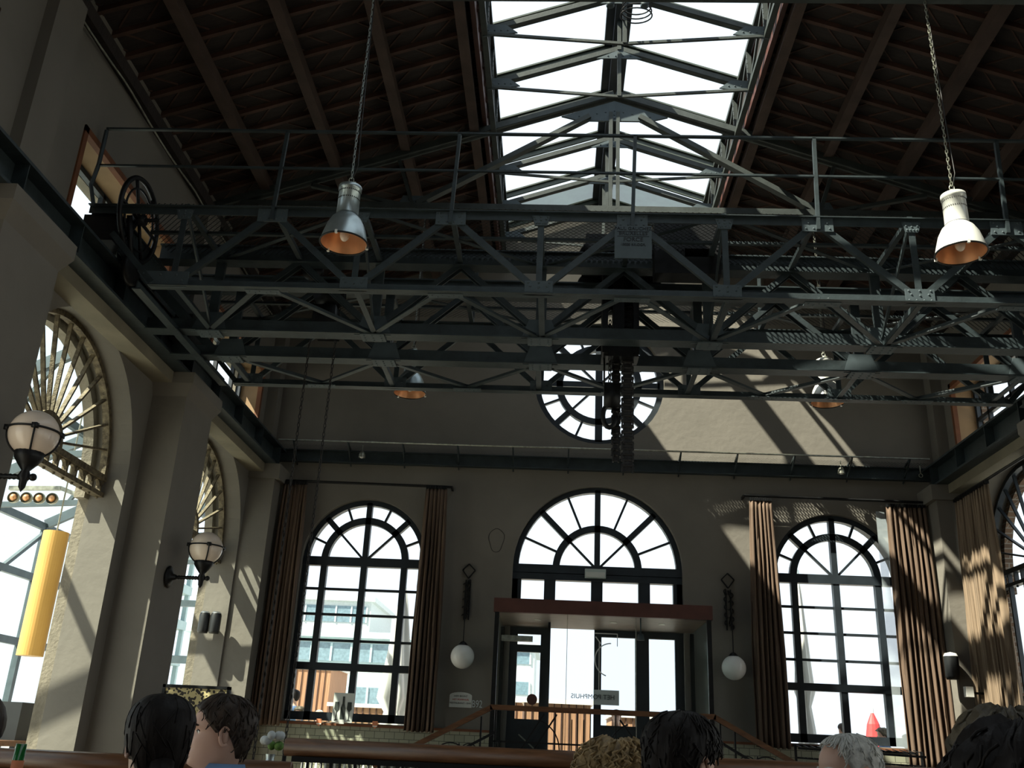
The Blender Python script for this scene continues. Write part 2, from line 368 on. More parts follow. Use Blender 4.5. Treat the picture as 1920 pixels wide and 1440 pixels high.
# ---------------------------------------------------------------- roof trusses and skylight frames
def truss(y, label):
    t = empty('roof_truss', (0, y, 0), label, 'roof truss', 'roof trusses')
    ap, tie = 9.98, 8.12
    zz = lambda x: ap-SL*abs(x)
    mb = MB()
    for sx in (-1, 1):
        for dy in (-.06, .06):
            mb.ell((0, dy, zz(0)), (sx*5.6, dy, zz(5.6)), .09, .012, (0, 0, 1), 1 if dy*sx > 0 else -1)
    mb.build('top_chord', 'steel2', t)
    MB().bar((-5.15, -.05, tie), (5.15, -.05, tie), .012, .09).bar((-5.15, .05, tie), (5.15, .05, tie), .012, .09).bar((-5.15, 0, tie-.045), (5.15, 0, tie-.045), .14, .012).build('tie_beam', 'steel2', t)
    MB().bar((-.05, 0, ap-.25), (-.05, 0, tie), .05, .05, (0, 1, 0)).bar((.05, 0, ap-.25), (.05, 0, tie), .05, .05, (0, 1, 0)).build('king_post', 'steel2', t)
    for sx in (-1, 1):
        MB().bar((sx*.35, 0, ap-.33), (sx*2.7, 0, tie+.05), .1, .07).build('diagonal_brace', 'steel2', t)
        MB().bar((sx*2.75, 0, tie), (sx*3.0, 0, zz(3.0)-.05), .06, .05).bar((sx*2.75, 0, tie), (sx*4.2, 0, zz(4.2)-.05), .06, .05).build('strut', 'steel2', t)
        g = MB().prism([(sx*2.5, tie-.05), (sx*3.0, tie-.05), (sx*2.9, tie+.18), (sx*2.6, tie+.18)], -.012, .012)
        g.rivets([(sx*(2.6+.1*i), -.012, tie+.02) for i in range(4)]+[(sx*2.68, -.012, tie+.12), (sx*2.82, -.012, tie+.12)], (0, -1, 0)).build('gusset_plate', 'plate', t)
    g = MB().prism([(-.75, ap-.33), (-.5, ap-.40), (.5, ap-.40), (.75, ap-.33), (0, ap-.06)], -.014, .014)
    g.rivets([(-.5+.125*i, -.014, ap-.33+.1*(1-abs(i-4)/4)) for i in range(9)]+[(0, -.014, ap-.3), (0, -.014, ap-.36)], (0, -1, 0)).build('apex_plate', 'plate', t)
    return t
truss(11.15, 'grey steel roof truss with blue grey apex plate, above the crane'); truss(7.185, 'grey steel roof truss nearest the viewer, tie beam along the top edge of the picture')
FY = [11.15+.99*k for k in (-3, -2, -1, 1, 2, 3)]
for i, y in enumerate(FY):
    t = empty('skylight_truss', (0, y, 0), f'small grey triangular steel truss under the skylight, {["nearest the viewer","second nearest","just in front of the main truss","just behind the main truss","second from the end wall","nearest the end wall"][i]}', 'steel truss', 'skylight trusses')
    ap, ft = 9.98, 9.38
    mb = MB()
    for sx in (-1, 1): mb.ell((0, 0, ap), (sx*1.72, 0, ft), .07, .012, (0, 0, 1), -sx)
    mb.build('rafter_pair', 'steel2', t)
    for sx in (-1, 1): MB().bar((sx*1.66, 0, ft-.02), (0, 0, ft-.15), .03, .035).build('tie_rod', 'steel2', t)
    MB().bar((0, 0, ap-.05), (0, 0, ft-.15), .05, .05, (0, 1, 0)).bar((0, .0, ap), (0, 0, RIDGE-.2), .05, .05, (0, 1, 0)).build('post', 'steel2', t)
    for sx in (-1, 1): g = MB(); g.prism([(sx*1.3, ft-.0), (sx*1.72, ft-.06), (sx*1.72, ft+.12), (sx*1.45, ft+.12)], -.01, .01); g.rivets([(sx*(1.42+.08*k), -.01, ft+.03) for k in range(4)], (0, -1, 0)); g.build('gusset_plate', 'plate', t)
    g = MB(); g.prism([(-.3, ap-.14), (.3, ap-.14), (0, ap)], -.01, .01).rivets([(-.15+.1*k, -.01, ap-.1) for k in range(4)], (0, -1, 0))
    g.build('gusset_plate', 'plate', t)
for sx in (-1, 1):      # lattice below the curb on both sides
    t = empty('skylight_lattice', (sx*1.70, 0, 0), f'grey riveted steel lattice under the {"left" if sx<0 else "right"} edge of the skylight', 'steel lattice', 'skylight lattices')
    MB().bar((0, 3, 9.36), (0, YB, 9.36), .07, .06).build('lower_chord', 'steel2', t); MB().bar((0, 3, 10.0), (0, YB, 10.0), .07, .06).build('upper_chord', 'steel2', t)
    y = 14.12; kk = 0
    while y > 4:
        mb = MB(); mb.bar((0, y, 9.38), (0, y, 9.98), .06, .05, (0, 1, 0)); mb.bar((0, y, 9.4), (0, y-.99, 9.98), .03, .05)
        mb.rivets([(-sx*.03, y-.02, 9.45+.08*j) for j in range(7)], (-sx, 0, 0), .01); y -= .99
        mb.build('lattice_member', 'steel2', t)
# small pulleys and coil of cable at the ridge
t = empty('cable_coil', (0, 0, 0), 'loose ring of cable hanging from the skylight ridge at the top', 'cable coil')
for k in range(3):
    MB().tube([(.13+(.17+.01*k)*cos(a), 8.98+.04*k+(.13)*sin(a), 9.62-.03*k) for a in [2*pi*i/28 for i in range(28)]], .009, 5, closed=True).build('cable_loop', 'darkchain', t, True)
for a, b in (((-.04, 9.0, 9.60), (0, 9.0, RIDGE-.2)), ((.3, 9.0, 9.60), (.05, 9.0, RIDGE-.2))): MB().tube([a, b], .006, 5).build('tie_wire', 'darkchain', t, True)
for sx in (-1, 1):
    t = empty('ridge_pulley', (sx*.20, 8.72, 9.42), f'small blue grey pulley under the skylight ridge, {"left" if sx<0 else "right"} of the cable ring', 'pulley', 'ridge pulleys')
    MB().lathe([(0, -.03), (.05, -.03), (.04, 0), (.05, .03), (0, .03)], (0, 0, 0), 16, 'Y').build('sheave', 'plate', t, True); MB().bar((0, 0, 0), (0, .2, RIDGE-9.42-.36), .02, .02).build('hanger', 'steel2', t)

# ---------------------------------------------------------------- piers, corbels, crane runway
for side, sx in (('left', -1), ('right', 1)):
    for i, y in enumerate(PIERS):
        nm = ['nearest the end wall', 'second from the end wall', 'third from the end wall', 'fourth from the end wall', 'fifth from the end wall'][i]
        t = struct(empty('trim_%d' % (6+i+(5 if sx > 0 else 0)), (sx*5.6, y, 0))) if i > 1 else tag(empty('pier', (sx*5.6, y, 0)), f'plastered {side} wall pier under the crane rail, {nm}', 'pier', 'wall piers')
        a, b = sorted((0, -sx*.42))
        MB().box(a, b, -.45, .45, 0, 5.05).build('shaft', 'plaster', t)
        a2, b2 = sorted((0, -sx*.5))
        mb = MB(); mb.box(a2, b2, -.52, .52, 5.2, 5.34)
        mb.add([(0,-.45,5.05),(-sx*.42,-.45,5.05),(-sx*.42,.45,5.05),(0,.45,5.05),(0,-.52,5.2),(-sx*.5,-.52,5.2),(-sx*.5,.52,5.2),(0,.52,5.2)],
               [(0,1,2,3),(7,6,5,4),(0,4,5,1),(1,5,6,2),(2,6,7,3),(3,7,4,0)])
        mb.build('capital', 'plaster', t)
    t = tag(empty('pier', (sx*5.6, 14.72, 0)), f'shallow plastered pier in the {side} corner beside the end wall', 'pier', 'wall piers')
    a, b = sorted((0, -sx*.42)); MB().box(a, b, -.27, .275, 0, 5.1).build('shaft', 'plaster', t); a, b = sorted((0, -sx*.5)); MB().box(a, b, -.32, .275, 5.1, 5.34).build('capital', 'plaster', t)
    # upper pilasters
    for i, y in enumerate(PIERS[:3]):
        a, b = sorted((sx*5.6, sx*5.48))
        tag(MB().box(a, b, y-.22+.15, y+.22+.15, 5.76, 7.95).build('upper_pilaster', 'plaster'), f'upper {side} wall pilaster above the rail, {["between the two far clerestory windows","nearer the viewer","closest to the camera"][i]}', 'pilaster', 'upper pilasters')
    struct(MB().box(*sorted((sx*5.6, sx*5.36)), YF, YB, 5.2, 5.34).build('trim_3' if sx < 0 else 'trim_4', 'reveal'))
    t = tag(empty('crane_rail', (sx*5.33, 0, 0)), f'dark steel crane rail girder running along the {side} wall', 'crane rail', 'crane rails')
    mb = MB()
    mb.box(-.15, .15, YF, YB, 5.34, 5.37).box(-.15, .15, YF, YB, 5.67, 5.70).box(-.012, .012, YF, YB, 5.37, 5.67)
    for k in range(14): mb.box(-.14, .14, 1.6+k*1.0, 1.612+k*1.0, 5.37, 5.67)
    mb.build('girder', 'steel', t)
    MB().box(-.03, .03, YF, YB-.02, 5.70, 5.75).build('running_rail', 'steel', t)

# corner plaster rolls and string course
for sx in (-1, 1):
    o = MB().box(*sorted((sx*5.6, sx*5.42)), 14.75, 15.0, 5.76, 8.0).build('corner_pilaster', 'plaster')
    tag(o, f'slim plaster pilaster in the {"left" if sx<0 else "right"} corner of the end wall above the rail', 'pilaster')

# ---------------------------------------------------------------- arched windows in the end wall
def arched_window(n, cx, r, sill, cols, rows, trans):
    w_ = struct(empty(n, (cx, YB+.16, 0)))
    fr = MB(); y0, y1 = -.05, .07
    fr.arc((0, SP), r-.085, r+.01, 0, pi, y0, y1, 32)
    for s_ in (-1, 1): fr.box(*sorted((s_*(r-.085), s_*(r+.01))), y0, y1, sill, SP)
    fr.box(-r, r, y0, y1, sill, sill+.12)
    fr.build('frame', 'winframe', w_)
    br = MB(); ri = .60; hw = .05
    br.arc((0, SP), ri, ri+.11, 0, pi, y0, y1-.02, 28)
    for a in (45, 90, 135):
        ca, sa = cos(radians(a)), sin(radians(a)); br.bar((ri*ca, .0, SP+ri*sa), ((r-.04)*ca, 0, SP+(r-.04)*sa), .09, .1, (0, 1, 0))
    br.bar((0, 0, SP), (0, 0, SP+ri+.05), .09, .1, (0, 1, 0))
    for a in (22.5, 67.5, 112.5, 157.5):
        ca, sa = cos(radians(a)), sin(radians(a)); br.bar((ri*ca, 0, SP+ri*sa), ((r-.04)*ca, 0, SP+(r-.04)*sa), .035, .05, (0, 1, 0))
    for a in (45, 135):
        ca, sa = cos(radians(a)), sin(radians(a)); br.bar((0, 0, SP), ((ri+.03)*ca, 0, SP+(ri+.03)*sa), .035, .05, (0, 1, 0))
    br.box(-r, r, y0-.01, y1-.01, SP-.09, SP+.05)
    if cols:
        for x in (-ri-.05, 0, ri+.05): br.box(x-.05, x+.05, y0, y1-.02, sill, SP-.05)
        br.box(-r, r, y0-.01, y1-.01, trans-.055, trans+.055)
        for k in range(1, rows):
            z = trans+(SP-.06-trans)*k/rows; br.box(-r, r, y0+.03, y1-.04, z-.019, z+.019)
    br.build('glazing_bars', 'winframe', w_)
    MB().add([(r*cos(pi*i/24), .01, SP+r*sin(pi*i/24)) for i in range(25)]+[(-r, .01, sill), (r, .01, sill)], [tuple(range(27))]) if 0 else None
    g = MB(); g.add([(r*cos(pi*i/24), .01, SP+r*sin(pi*i/24)) for i in range(25)]+[(-r, .01, sill), (r, .01, sill)], [tuple(range(27))])
    g.build('pane', 'glass', w_)
    return w_
arched_window('window_2', -WX, 1.0, 1.52, 1, 4, 2.31); arched_window('window_3', WX, 1.0, 1.52, 1, 4, 2.31)
# door arch: lunette, four small panes
dw = arched_window('window_4', 0, 1.34, 3.34, 0, 0, 0)
mb = MB()
mb.box(-1.34, 1.34, -.06, .08, SP-.19, SP-.08)
for x in (-1.27, -.745, 0, .745, 1.27):
    hw = .07 if abs(x) > 1 else .09
    mb.box(x-hw, x+hw, -.05, .07, 3.3, SP-.1)
mb.build('transom_bars', 'winframe', dw)
# oculus
oc = struct(empty('window_5', (0, YB+.16, 7.12)))
mb = MB()
mb.arc((0, 0), 1.0, 1.11, 0, 2*pi, -.05, .07, 48)
mb.build('frame', 'winframe', oc)
mb = MB(); mb.arc((0, 0), .62, .73, 0, 2*pi, -.05, .05, 44)
mb.box(-.06, .06, -.05, .05, -1.03, 1.03); mb.box(-1.03, 1.03, -.05, .05, -.05, .05)
for k in range(16):
    a = k*pi/8
    if k % 4 == 0: continue
    w_ = .1 if k % 2 == 0 else .035
    mb.bar((.66*cos(a), 0, .66*sin(a)), (1.03*cos(a), 0, 1.03*sin(a)), w_, .06, (0, 1, 0))
    if k % 4 == 2: mb.bar((0, 0, 0), (.66*cos(a), 0, .66*sin(a)), .035, .05, (0, 1, 0))
mb.build('glazing_bars', 'winframe', oc)
MB().add(0 and [] or [], []) if 0 else None
g = MB(); g.add([(1.02*cos(2*pi*i/40), .01, 1.02*sin(2*pi*i/40)) for i in range(40)], [tuple(range(40))]); g.build('pane', 'glass', oc)
# opposite end wall windows (behind the camera)
# clerestory windows with ochre reveals
n = 6
for side, sx in (('left', -1), ('right', 1)):
    for i, c in enumerate(BAYS):
        w_ = struct(empty('window_%d' % n, (sx*5.6, c+.17, 0))); n += 1
        a, b = (0, sx*.4)
        rv = MB()
        rv.box(*sorted((0, sx*.38)), -1.2, -1.185, 5.4, 6.98); rv.box(*sorted((0, sx*.38)), 1.185, 1.2, 5.4, 6.98); rv.box(*sorted((0, sx*.38)), -1.2, 1.2, 6.965, 6.98)
        rv.build('reveal', 'ochre', w_)
        tr = MB(); q = sorted((sx*-.02, sx*.05))
        tr.box(*q, -1.24, -1.17, 5.4, 7.02); tr.box(*q, 1.17, 1.24, 5.4, 7.02); tr.box(*q, -1.24, 1.24, 6.95, 7.02); tr.build('trim', 'orangetrim', w_)
        fr = MB(); q = sorted((sx*.33, sx*.39))
        fr.box(*q, -1.19, -1.12, 5.4, 6.97); fr.box(*q, 1.12, 1.19, 5.4, 6.97); fr.box(*q, -1.19, 1.19, 6.9, 6.97); fr.box(*q, -1.19, 1.19, 5.4, 5.46)
        for yy in (-.75, 0, .75): fr.box(*q, yy-.03, yy+.03, 5.4, 6.95)
        for zz in (5.88, 6.40): fr.box(*q, -1.15, 1.15, zz-.03, zz+.03)
        fr.build('frame', 'winframe', w_)
        g = MB(); g.add([(sx*.36, -1.15, 5.42), (sx*.36, 1.15, 5.42), (sx*.36, 1.15, 6.93), (sx*.36, -1.15, 6.93)], [(0,1,2,3)]); g.build('pane', 'glass', w_)
# fan lights in the big side arches
def fan(side, c, label, style):
    sx = -1 if side == 'left' else 1
    T = Matrix.Translation((sx*5.88, c, 0)) @ Matrix(((0, sx, 0, 0), (1, 0, 0, 0), (0, 0, 1, 0), (0, 0, 0, 1)))
    t = struct(empty('window_%d' % (16+BAYS.index(c)+(5 if side == 'right' else 0)))); t['label'] = label
    mt = 'rust' if side == 'left' else 'winframe'
    mb = MB(T); mb.arc((0, SP), 1.30, 1.37, -.02, pi+.02, -.04, .04, 32); mb.build('outer_ring', mt, t)
    mb = MB(T); mb.arc((0, SP), .25, .31, 0, pi, -.03, .03, 18); mb.build('hub_ring', mt, t)
    mb = MB(T)
    for k in range(1, 14 if side == 'left' else 12):
        a = pi*k/(14 if side == 'left' else 12); mb.bar((.29*cos(a), 0, SP+.29*sin(a)), (1.3*cos(a), 0, SP+1.3*sin(a)), .024, .045, (0, 1, 0))
    mb.build('spokes', mt, t)
    mb = MB(T); mb.box(-1.36, 1.36, -.05, .05, SP-.07, SP); mb.box(-1.36, 1.36, -.05, .05, SP-.25, SP-.20)
    for k in range(14):
        x = -1.3+k*.2; mb.box(x-.014, x+.014, -.03, .03, SP-.22, SP-.05)
        mb.ball((x, 0, SP-.26), .018, 6, 4)
        if side == 'left': mb.arc((x+.1, SP-.15), .075, .09, .2, pi-.2, -.02, .02, 6)
    mb.build('ornamental_transom', mt, t)
    if side == 'right':
        mb = MB(T)
        for x in (-1.3, -.9, -.45, 0, .45, .9, 1.3): mb.box(x-.02, x+.02, -.03, .03, .5, SP-.2)
        for z in (.52, 2.2): mb.box(-1.36, 1.36, -.03, .03, z-.03, z+.03)
        mb.build('glazing_bars', mt, t)
    g = MB(T); g.add([(1.3*cos(pi*i/24), .02, SP+1.3*sin(pi*i/24)) for i in range(25)], [tuple(range(25))]); g.build('pane', 'glass', t)
names = ['nearest the end wall', 'second from the end wall', 'third from the end wall']
for i, c in enumerate(BAYS[:3]):
    fan('left', c, f'weathered iron sunburst fanlight in the left arch {names[i]}', 0)
    fan('right', c, f'dark sunburst fanlight in the right arch {names[i]}', 1)

# ledge catwalk across the end wall
t = tag(empty('ledge_catwalk', (0, 0, 0)), 'dark channel ledge with mesh floor across the end wall below the round window', 'wall ledge')
MB().bar((-5.3, YB-.08, 5.62), (5.3, YB-.08, 5.62), .03, .2).bar((-5.3, YB-.11, 5.72), (5.3, YB-.11, 5.72), .1, .015).bar((-5.3, YB-.11, 5.53), (5.3, YB-.11, 5.53), .1, .015).build('channel', 'steel', t)
mb = MB(); mb.tube([(-5.25, YB-.42, 5.80), (5.2, YB-.42, 5.80)], .014, 6); mb.build('front_pipe', 'chain', t, True)
for k in range(12): x = -5+k*.9; MB().bar((x, YB, 5.70), (x, YB-.42, 5.80), .02, .03).bar((x, YB, 5.5), (x, YB-.4, 5.78), .02, .02).build('bracket', 'steel', t)
def expanded(mb, x0, x1, y0, y1, z, sw=.060, sh=.031, rib=.017):
    ny = int((y1-y0)/sh); nx = int((x1-x0)/sw)
    vs_ = []; fs = []
    for j in range(ny+1):
        yy = y0+j*sh
        for i in range(nx*2):
            xa = x0+i*sw/2; xb = xa+sw/2
            ya = yy+(sh if (i+j) % 2 else 0); yb = yy+(sh if (i+1+j) % 2 else 0)
            n_ = len(vs_); vs_ += [(xa, ya-rib/2, z-.002), (xb, yb-rib/2, z-.002), (xb, yb+rib/2, z+.003), (xa, ya+rib/2, z+.003)]; fs.append((n_, n_+1, n_+2, n_+3))
    mb.add(vs_, fs)
mb = MB(); expanded(mb, -5.2, 5.2, YB-.40, YB-.12, 5.735, .05, .028, .018); mb.build('mesh_floor', 'meshsteel', t)

# tiles, dado, door steps
struct(MB().box(-5.3, -1.5, YB-.03, YB, .0, 1.45).box(1.5, 5.3, YB-.03, YB, 0, 1.45).build('baseboard_back', 'tile'))
struct(MB().box(-5.3, -1.5, YB-.05, YB, 1.45, 1.485).box(1.5, 5.3, YB-.05, YB, 1.45, 1.485).build('trim_5', 'orangetrim'))
t = struct(empty('stairs')); MB().box(-1.6, 1.6, 12.0, YB+.5, 0, .7).build('landing', 'floor', t)
mb = MB()
for s_ in (-1, 1):
    for k in range(4): mb.box(*sorted((s_*(1.6+k*.32), s_*(1.92+k*.32))), 12.0, 13.3, 0, .7-.175*(k+1)+.0001 if k < 3 else .02)
mb.build('steps', 'floor', t)

# ---------------------------------------------------------------- overhead travelling crane
ZB, ZT, ZW = 5.36, 6.18, 6.28
Y1, Y2, Y3, Y4 = 8.15, 9.27, 9.99, 10.80
crane = tag(empty('overhead_crane', (0, 0, 0)), 'dark riveted steel overhead crane spanning the hall on the two wall rails', 'crane')
EV = [-3.6, -1.8, 0.0, 1.8, 3.6]; OD = [-4.5, -2.7, -.9, .9, 2.7, 4.5]
def gusset(mb, x, z, w_, h, y, n=(0, -1, 0), tri=0, rows=None):
    mb.prism([(x-w_/2, z-h/2), (x+w_/2, z-h/2), (x+w_/2-tri, z+h/2), (x-w_/2+tri, z+h/2)], y-.008, y+.008)
    for (a, b) in ((-.38, -.3), (-.13, -.3), (.13, -.3), (.38, -.3), (-.3, .1), (0, .02), (.3, .1), (-.38, .35), (.38, .35), (0, .35)):
        mb.rivets([(x+a*(w_-2*tri*(b > 0)), y-.008, z+b*h)], n, .013)
for q, (y, nm) in enumerate(((Y1, 'front_truss'), (Y4, 'rear_truss'))):
    t = empty(nm, (0, 0, 0), parent=crane)
    mb = MB(); mb.box(-5.5, 5.5, y-.006, y+.006, ZT-.04, ZT+.04); mb.box(-5.5, 5.5, y-.05, y+.06, ZT+.035, ZT+.045); mb.build('top_chord', 'steel', t)
    mb = MB(); mb.box(-4.72, 4.72, y-.006, y+.006, ZB-.04, ZB+.04); mb.box(-4.72, 4.72, y-.06, y+.05, ZB-.045, ZB-.035)
    for s_ in (-1, 1): mb.bar((s_*4.7, y, ZB), (s_*5.2, y, 5.9), .06, .07, (0, 1, 0))
    mb.build('bottom_chord', 'steel', t)
    nodes = sorted([(x, ZT) for x in EV]+[(x, ZB) for x in OD])
    for a, b in zip(nodes[:-1], nodes[1:]): MB().bar((a[0], y, a[1]), (b[0], y, b[1]), .065, .012, (0, 1, 0)).bar((a[0], y+.03, a[1]-.02), (b[0], y+.03, b[1]-.02), .012, .05, (0, 1, 0)).build('diagonal', 'steel', t)
    for x in OD: MB().bar((x, y, ZB), (x, y, ZT), .06, .012, (0, 1, 0)).bar((x, y+.03, ZB), (x, y+.03, ZT), .012, .05, (0, 1, 0)).build('vertical', 'steel', t)
    for x in EV: g = MB(); gusset(g, x, ZT-.035, .30, .15, y-.012); g.build('gusset_plate', 'plate', t)
    for x in OD:
        g = MB(); gusset(g, x, ZB+.03, .27, .15, y-.012); g.build('gusset_plate', 'plate', t)
        g = MB(); gusset(g, x, ZT-.045, .12, .11, y-.012, tri=-.03); g.build('gusset_plate', 'plate', t)
    # guard rail on top
    yr = y-.03 if q == 0 else y+.03
    for x in EV: MB().bar((x+.0, yr, ZT-.1), (x+.03, yr, 7.14), .035, .035, (0, 1, 0)).build('railing_post', 'steel', t)
    for s_ in (-1, 1): MB().tube([(s_*5.45, yr, 6.2), (s_*5.53, yr, 6.45), (s_*5.5, yr, 6.7), (s_*5.5, yr, 7.12)], .022, 6).build('railing_post', 'steel', t)
    MB().bar((-5.5, yr, 7.14), (5.5, yr, 7.14), .035, .02).build('top_rail', 'steel', t)
    MB().bar((-5.5, yr, 6.69), (5.5, yr, 6.69), .025, .02).build('middle_rail', 'steel', t)
for y, nm, sgn in ((Y2, 'main_girder', 1), (Y3, 'main_girder', -1)):
    t = empty(nm, (0, 0, 0), parent=crane)
    mb = MB(); mb.box(-5.2, 5.2, y-.09, y+.09, ZB-.025, ZB-.01); mb.box(-5.2, 5.2, y-.05, y-.035, ZB-.01, ZB+.12).box(-5.2, 5.2, y+.035, y+.05, ZB-.01, ZB+.12); mb.build('bottom_chord', 'steel', t)
    mb = MB(); mb.box(-5.2, 5.2, y-.1, y+.1, 6.36, 6.375); mb.box(-5.2, 5.2, y-.06, y+.06, 6.2, 6.36); mb.box(-5.2, 5.2, y-.09, y+.09, 6.19, 6.2); mb.build('top_chord', 'steel', t)
    nodes = sorted([(x, 6.22) for x in EV]+[(x, ZB+.05) for x in OD])
    for a, b in zip(nodes[:-1], nodes[1:]): MB().bar((a[0], y-.04, a[1]), (b[0], y-.04, b[1]), .06, .012, (0, 1, 0)).bar((a[0], y+.04, a[1]), (b[0], y+.04, b[1]), .07, .02, (0, 1, 0)).build('diagonal', 'steel', t)
    for x in OD: MB().bar((x, y, ZB), (x, y, 6.2), .1, .05, (0, 1, 0)).build('vertical', 'steel', t)
    for x in OD:
        g = MB(); g.box(x-.13, x+.13, y-.10, y+.10, ZB-.04, ZB-.027)
        g.rivets([(x+a, y+b, ZB-.04) for a in (-.09, 0, .09) for b in (-.06, .0, .06)], (0, 0, -1), .013)
        g.prism([(x-.2, ZB-.03), (x+.2, ZB-.03), (x+.12, ZB+.2), (x-.12, ZB+.2)], y-.055, y-.04)
        g.build('gusset_plate', 'plate', t)
for (ya, yb, nm) in ((Y1, Y2, 'front_lattice'), (Y4, Y3, 'rear_lattice')):
    t = empty('bottom_bracing', (0, 0, 0), parent=crane)
    nodes = sorted([(x, ya) for x in EV]+[(x, yb) for x in OD])
    for a, b in zip(nodes[:-1], nodes[1:]): MB().ell((a[0], a[1], ZB-.02), (b[0], b[1], ZB-.02), .055, .010).build('bracing_bar', 'steel', t)
    for x in OD: MB().ell((x, ya, ZB-.02), (x, yb, ZB-.02), .055, .010).build('bracing_bar', 'steel', t)
    for x in EV:
        g = MB(); g.box(x-.17, x+.17, min(ya, ya+(.09 if yb > ya else -.09)), max(ya, ya+(.09 if yb > ya else -.09)), ZB-.05, ZB-.04)
        g.rivets([(x+a, ya+(.03+.03*(i % 2))*(1 if yb > ya else -1), ZB-.05) for i, a in enumerate((-.13, -.08, -.03, .03, .08, .13))], (0, 0, -1), .011)
        g.build('gusset_plate', 'plate', t)
    # mesh walkway
    wk = empty('walkway', (0, 0, 0), parent=crane)
    a, b = sorted((ya, yb))
    mb = MB(); expanded(mb, -5.1, 5.1, a+.02, b-.05, ZW); o = mb.build('mesh_floor', 'meshsteel', wk)
    mb = MB()
    for x in EV+OD: mb.bar((x, a, ZW-.04), (x, b, ZW-.04), .05, .05)
    for i, x in enumerate(OD[:-1]):
        mb.bar((x, a if i % 2 else b, ZW-.05), (x+1.8, b if i % 2 else a, ZW-.05), .045, .012)
    for x in OD: mb.bar((x, a, ZW-.05), (x, b, ZB+.05), .045, .02, (1, 0, 0)) if ya < yb else mb.bar((x, b, ZW-.05), (x, a, ZB+.05), .045, .02, (1, 0, 0))
    mb.bar((-5.1, (a+b)/2, ZW-.03), (5.1, (a+b)/2, ZW-.03), .04, .03)
    mb.build('floor_joists', 'steel', wk)
for sx in (-1, 1):
    t = empty('end_carriage', (0, 0, 0), parent=crane)
    mb = MB(); x = sx*5.33
    for dx in (-.11, .11): mb.box(x+dx-.008, x+dx+.008, 8.35, 10.75, 5.80, 6.16)
    mb.box(x-.14, x+.14, 8.35, 10.75, 6.16, 6.18)
    mb.rivets([(x-sx*.12, 8.4+.075*i, 5.85) for i in range(31)], (-sx, 0, 0), .012).rivets([(x-sx*.12, 8.4+.075*i, 6.13) for i in range(31)], (-sx, 0, 0), .012)
    mb.bar((sx*4.85, Y1, ZB-.02), (sx*4.85, Y4, ZB-.02), .012, .09).bar((sx*4.85, Y1, ZB-.06), (sx*4.85, Y4, ZB-.06), .09, .012)
    for y in (Y2, Y3): mb.bar((sx*5.2, y, 5.9), (sx*4.7, y, ZB+.05), .1, .05, (0, 1, 0))
    mb.build('side_plates', 'steel', t)
    for y in (8.62, 10.35):
        wl = MB(); wl.lathe([(0, -.06), (.14, -.06), (.16, -.045), (.16, .04), (.20, .045), (.20, .065), (.05, .07), (0, .07)], (0, 0, 0), 28, 'X')
        o = wl.build('wheel', 'steel', t, True); o.location = (x-sx*.0, y, 5.75+.16)
    if sx < 0:
        MB().box(-5.56, -5.22, 8.18, 8.95, 5.85, 6.14).box(-5.5, -5.25, 8.2, 8.8, 6.14, 6.22).build('gear_housing', 'iron', t)
        wl = MB(); c = (-5.15, 8.50, 6.27)
        wl.tube([(c[0], c[1]+.44*cos(a), c[2]+.44*sin(a)) for a in [2*pi*i/40 for i in range(40)]], .028, 8, closed=True)
        wl.tube([(c[0], c[1]+.33*cos(a), c[2]+.33*sin(a)) for a in [2*pi*i/40 for i in range(40)]], .012, 6, closed=True)
        for k in range(6): a = k*pi/3; wl.tube([c, (c[0], c[1]+.44*cos(a), c[2]+.44*sin(a))], .02, 6)
        wl.lathe([(0, -.07), (.06, -.07), (.06, .07), (0, .07)], c, 12, 'X')
        wl.tube([(c[0]-.35, c[1], c[2]), (c[0]+.2, c[1], c[2])], .022, 8)
        wl.build('handwheel', 'iron', t, True)
        wl = MB(); wl.lathe([(0, -.04), (.13, -.04), (.17, -.02), (.17, .02), (.13, .04), (0, .04)], (-5.1, 8.45, 5.66), 24, 'X'); wl.tube([(-5.1, 8.45, 5.66), (-5.1, 8.2, 6.15)], .03, 8); wl.build('guide_pulley', 'iron', t, True)
        MB().lathe([(0, -.1), (.10, -.1), (.10, .1), (0, .1)], (-5.12, 10.45, 5.62), 20, 'X').box(-5.25, -5.0, 9.9, 10.3, 5.55, 5.85).build('drive_motor', 'iron', t)
gp = MB(); gp.prism([(-4.72, ZB-.05), (-4.34, ZB-.05), (-4.34, ZB+.12), (-4.86, ZB+.12)], Y1-.03, Y1-.014)
gp.rivets([(-4.70+.08*i, Y1-.03, ZB-.02+.10*(i % 2)) for i in range(5)]+[(-4.79, Y1-.03, ZB+.09), (-4.4, Y1-.03, ZB+.02)], (0, -1, 0), .014).build('corner_plate', 'plate', crane)
# trolley with hoist
tr = empty('hoist_trolley', (0, 0, 0), parent=crane)
mb = MB(); mb.box(-.45, .45, Y2+.02, Y3-.02, 6.46, 6.54).box(.35, 1.0, Y2-.1, Y3-.1, 6.42, 6.78).box(-.42, .3, Y2+.1, Y3-.1, 6.54, 6.72).build('frame', 'iron', tr)
for x in (-.32, .32):
    for y in (Y2, Y3):
        MB().lathe([(0, -.05), (.15, -.05), (.15, .03), (.18, .035), (.18, .055), (0, .055)], (x, y, 6.40), 26, 'Y').build('trolley_wheel', 'iron', tr, True)
mb = MB(); mb.box(-.22, -.16, 9.45, 9.8, 5.3, 6.46).box(.12, .18, 9.45, 9.8, 5.3, 6.46).box(-.2, .18, 9.5, 9.7, 5.28, 5.5).box(-.1, .02, 9.5, 9.75, 5.5, 6.3).build('hanger_plates', 'iron', tr)
mb = MB(); mb.lathe([(0, -.06), (.2, -.06), (.17, 0), (.2, .06), (0, .06)], (-.02, 9.63, 6.1), 24, 'Y'); mb.build('sprocket', 'iron', tr, True)
